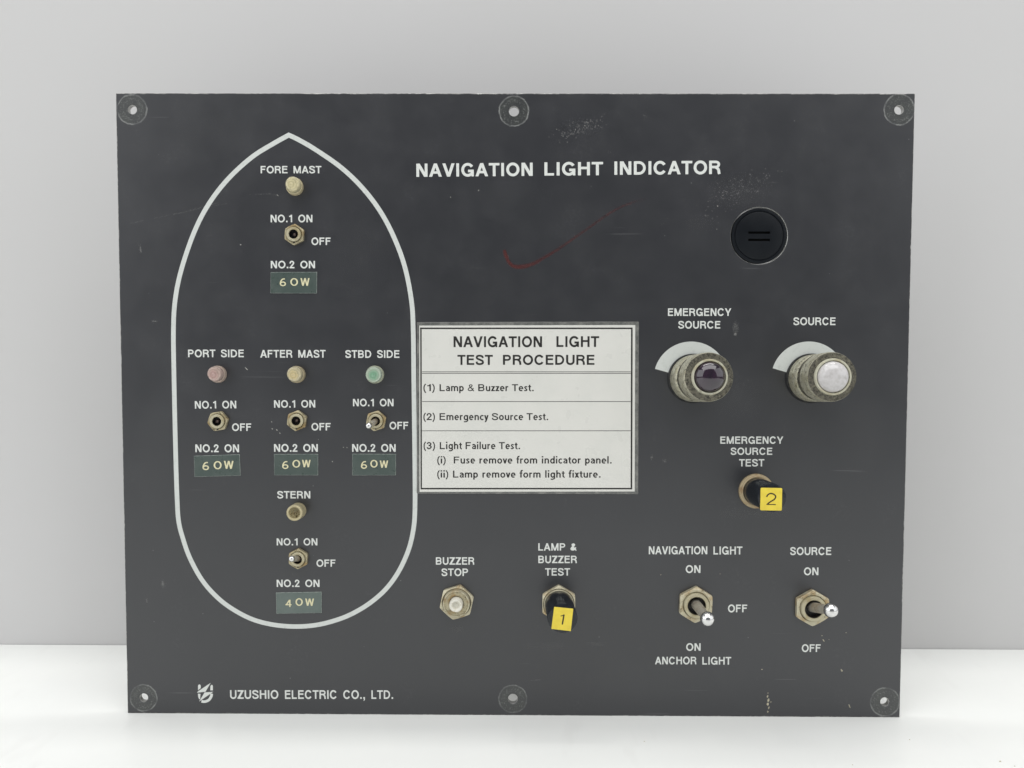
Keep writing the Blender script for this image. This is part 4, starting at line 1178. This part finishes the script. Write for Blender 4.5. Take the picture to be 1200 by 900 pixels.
def red_mark():
    pts = [(591, 293), (592.5, 298.5), (595.5, 305.5), (600, 310.8), (607, 312.8), (616, 311.8), (626, 308.5), (640, 300.5), (655, 291.5), (670, 281), (688, 268.5), (706, 255.5), (722, 245.5), (738, 238.5), (752, 234), (764, 230.5)]
    wd = [4.0, 5.4, 5.0, 5.2, 6.2, 6.2, 5.2, 4.4, 4.0, 3.8, 3.6, 3.6, 3.4, 3.2, 3.0, 2.8]
    sp_ = spline([xz(*p) for p in pts], 6)
    n = len(sp_)
    vs, fs, fade = [], [], []
    for i in range(n):
        a = Vector(sp_[max(0, i - 1)]); b = Vector(sp_[min(n - 1, i + 1)])
        d = (b - a).normalized(); nn = Vector((-d.y, d.x))
        f_ = i / (n - 1) * (len(wd) - 1); j = min(int(f_), len(wd) - 2); w_ = (wd[j] + (wd[j + 1] - wd[j]) * (f_ - j)) * PX / 2
        p = Vector(sp_[i])
        for s in (-1, 0, 1):
            q = p + nn * w_ * s
            vs.append((q.x, -0.024 * MM, q.y))
            fade.append((i / (n - 1), 1 - abs(s)))
    for i in range(n - 1):
        for s in (0, 1): fs.append((i * 3 + s, (i + 1) * 3 + s, (i + 1) * 3 + s + 1, i * 3 + s + 1))
    me = mesh('red_mark', vs, fs)
    at_ = me.attributes.new('along', 'FLOAT', 'POINT'); at_.data.foreach_set('value', [f[0] for f in fade])
    ac = me.attributes.new('core', 'FLOAT', 'POINT'); ac.data.foreach_set('value', [f[1] for f in fade])
    m, nt, b = new_mat('faded_red_pen')
    b.inputs['Base Color'].default_value = (0.115, 0.016, 0.013, 1); b.inputs['Roughness'].default_value = 0.5
    A1 = nt.nodes.new('ShaderNodeAttribute'); A1.attribute_name = 'along'
    A2 = nt.nodes.new('ShaderNodeAttribute'); A2.attribute_name = 'core'
    al = math_node(nt, 'MULTIPLY', smooth(nt, A1.outputs['Fac'], 0.10, 0.70, 0.62, 0.24), smooth(nt, A1.outputs['Fac'], 0.8, 1.0, 1, 0))
    al = math_node(nt, 'MULTIPLY', al, smooth(nt, A2.outputs['Fac'], 0.0, 0.55))
    al = math_node(nt, 'MULTIPLY', al, smooth(nt, noise(nt, coords(nt), 900, 3), 0.3, 0.6, 0.6, 1))
    nt.links.new(al, b.inputs['Alpha'])
    link('red_pen_mark', me, m, ROOT, label='faint dark red tick drawn in pen under the title')
red_mark()

# soft smudges rubbed into the paint
def smudges(specs):
    vs, fs, core = [], [], []
    for q, (x, y, a, b, k) in enumerate(specs):
        c = at(x, y); i0 = len(vs); yy = -(0.004 + 0.0004 * q) * MM
        vs.append((c.x, yy, c.z)); core.append(k)
        for (f_, kk) in ((0.5, 0.6), (1.0, 0.0)):
            for i in range(20):
                g = 2 * math.pi * i / 20
                vs.append((c.x + a * f_ * PX * math.cos(g), yy, c.z + b * f_ * PX * math.sin(g))); core.append(k * kk)
        for i in range(20):
            j = (i + 1) % 20
            fs.append((i0, i0 + 1 + i, i0 + 1 + j)); fs.append((i0 + 1 + i, i0 + 21 + i, i0 + 21 + j, i0 + 1 + j))
    me = mesh('smudges', vs, fs)
    ac = me.attributes.new('core', 'FLOAT', 'POINT'); ac.data.foreach_set('value', core)
    m, nt, b_ = new_mat('dusty_smudge')
    b_.inputs['Base Color'].default_value = (0.30, 0.30, 0.29, 1); b_.inputs['Roughness'].default_value = 0.7
    A2 = nt.nodes.new('ShaderNodeAttribute'); A2.attribute_name = 'core'
    v = coords(nt)
    al = math_node(nt, 'MULTIPLY', A2.outputs['Fac'], smooth(nt, noise(nt, v, 700, 5, 0.7), 0.35, 0.65, 0.25, 1))
    nt.links.new(al, b_.inputs['Alpha'])
    o = link('smudges', me, m, ROOT, label='faint dusty smudges rubbed into the dark paint'); o['kind'] = 'stuff'
smudges([(862, 383, 4.5, 8.5, .35), (861.8, 391.5, 2.6, 2.8, .9), (181, 376.5, 4.5, 2.5, .22), (191, 684, 3.5, 6, .30), (172, 704, 1.8, 4, .30), (164, 291, 2.2, 8, .12),
         (779, 540, 4, 2.5, .35), (764, 536, 2, 4, .35), (866, 224, 42, 24, .05), (680, 150, 26, 12, .04), (820, 262, 22, 12, .04), (590, 230, 60, 30, .03), (870, 470, 40, 25, .05),
         (640, 757, 30, 6, .08), (702, 755, 16, 4, .10), (900, 600, 30, 10, .06), (250, 150, 60, 25, .03), (760, 800, 90, 30, .03), (420, 300, 50, 60, .025), (862, 602, 24, 7, .08), (180, 530, 26, 90, .03), (1010, 500, 30, 70, .03), (536, 737, 10, 5, .10)])
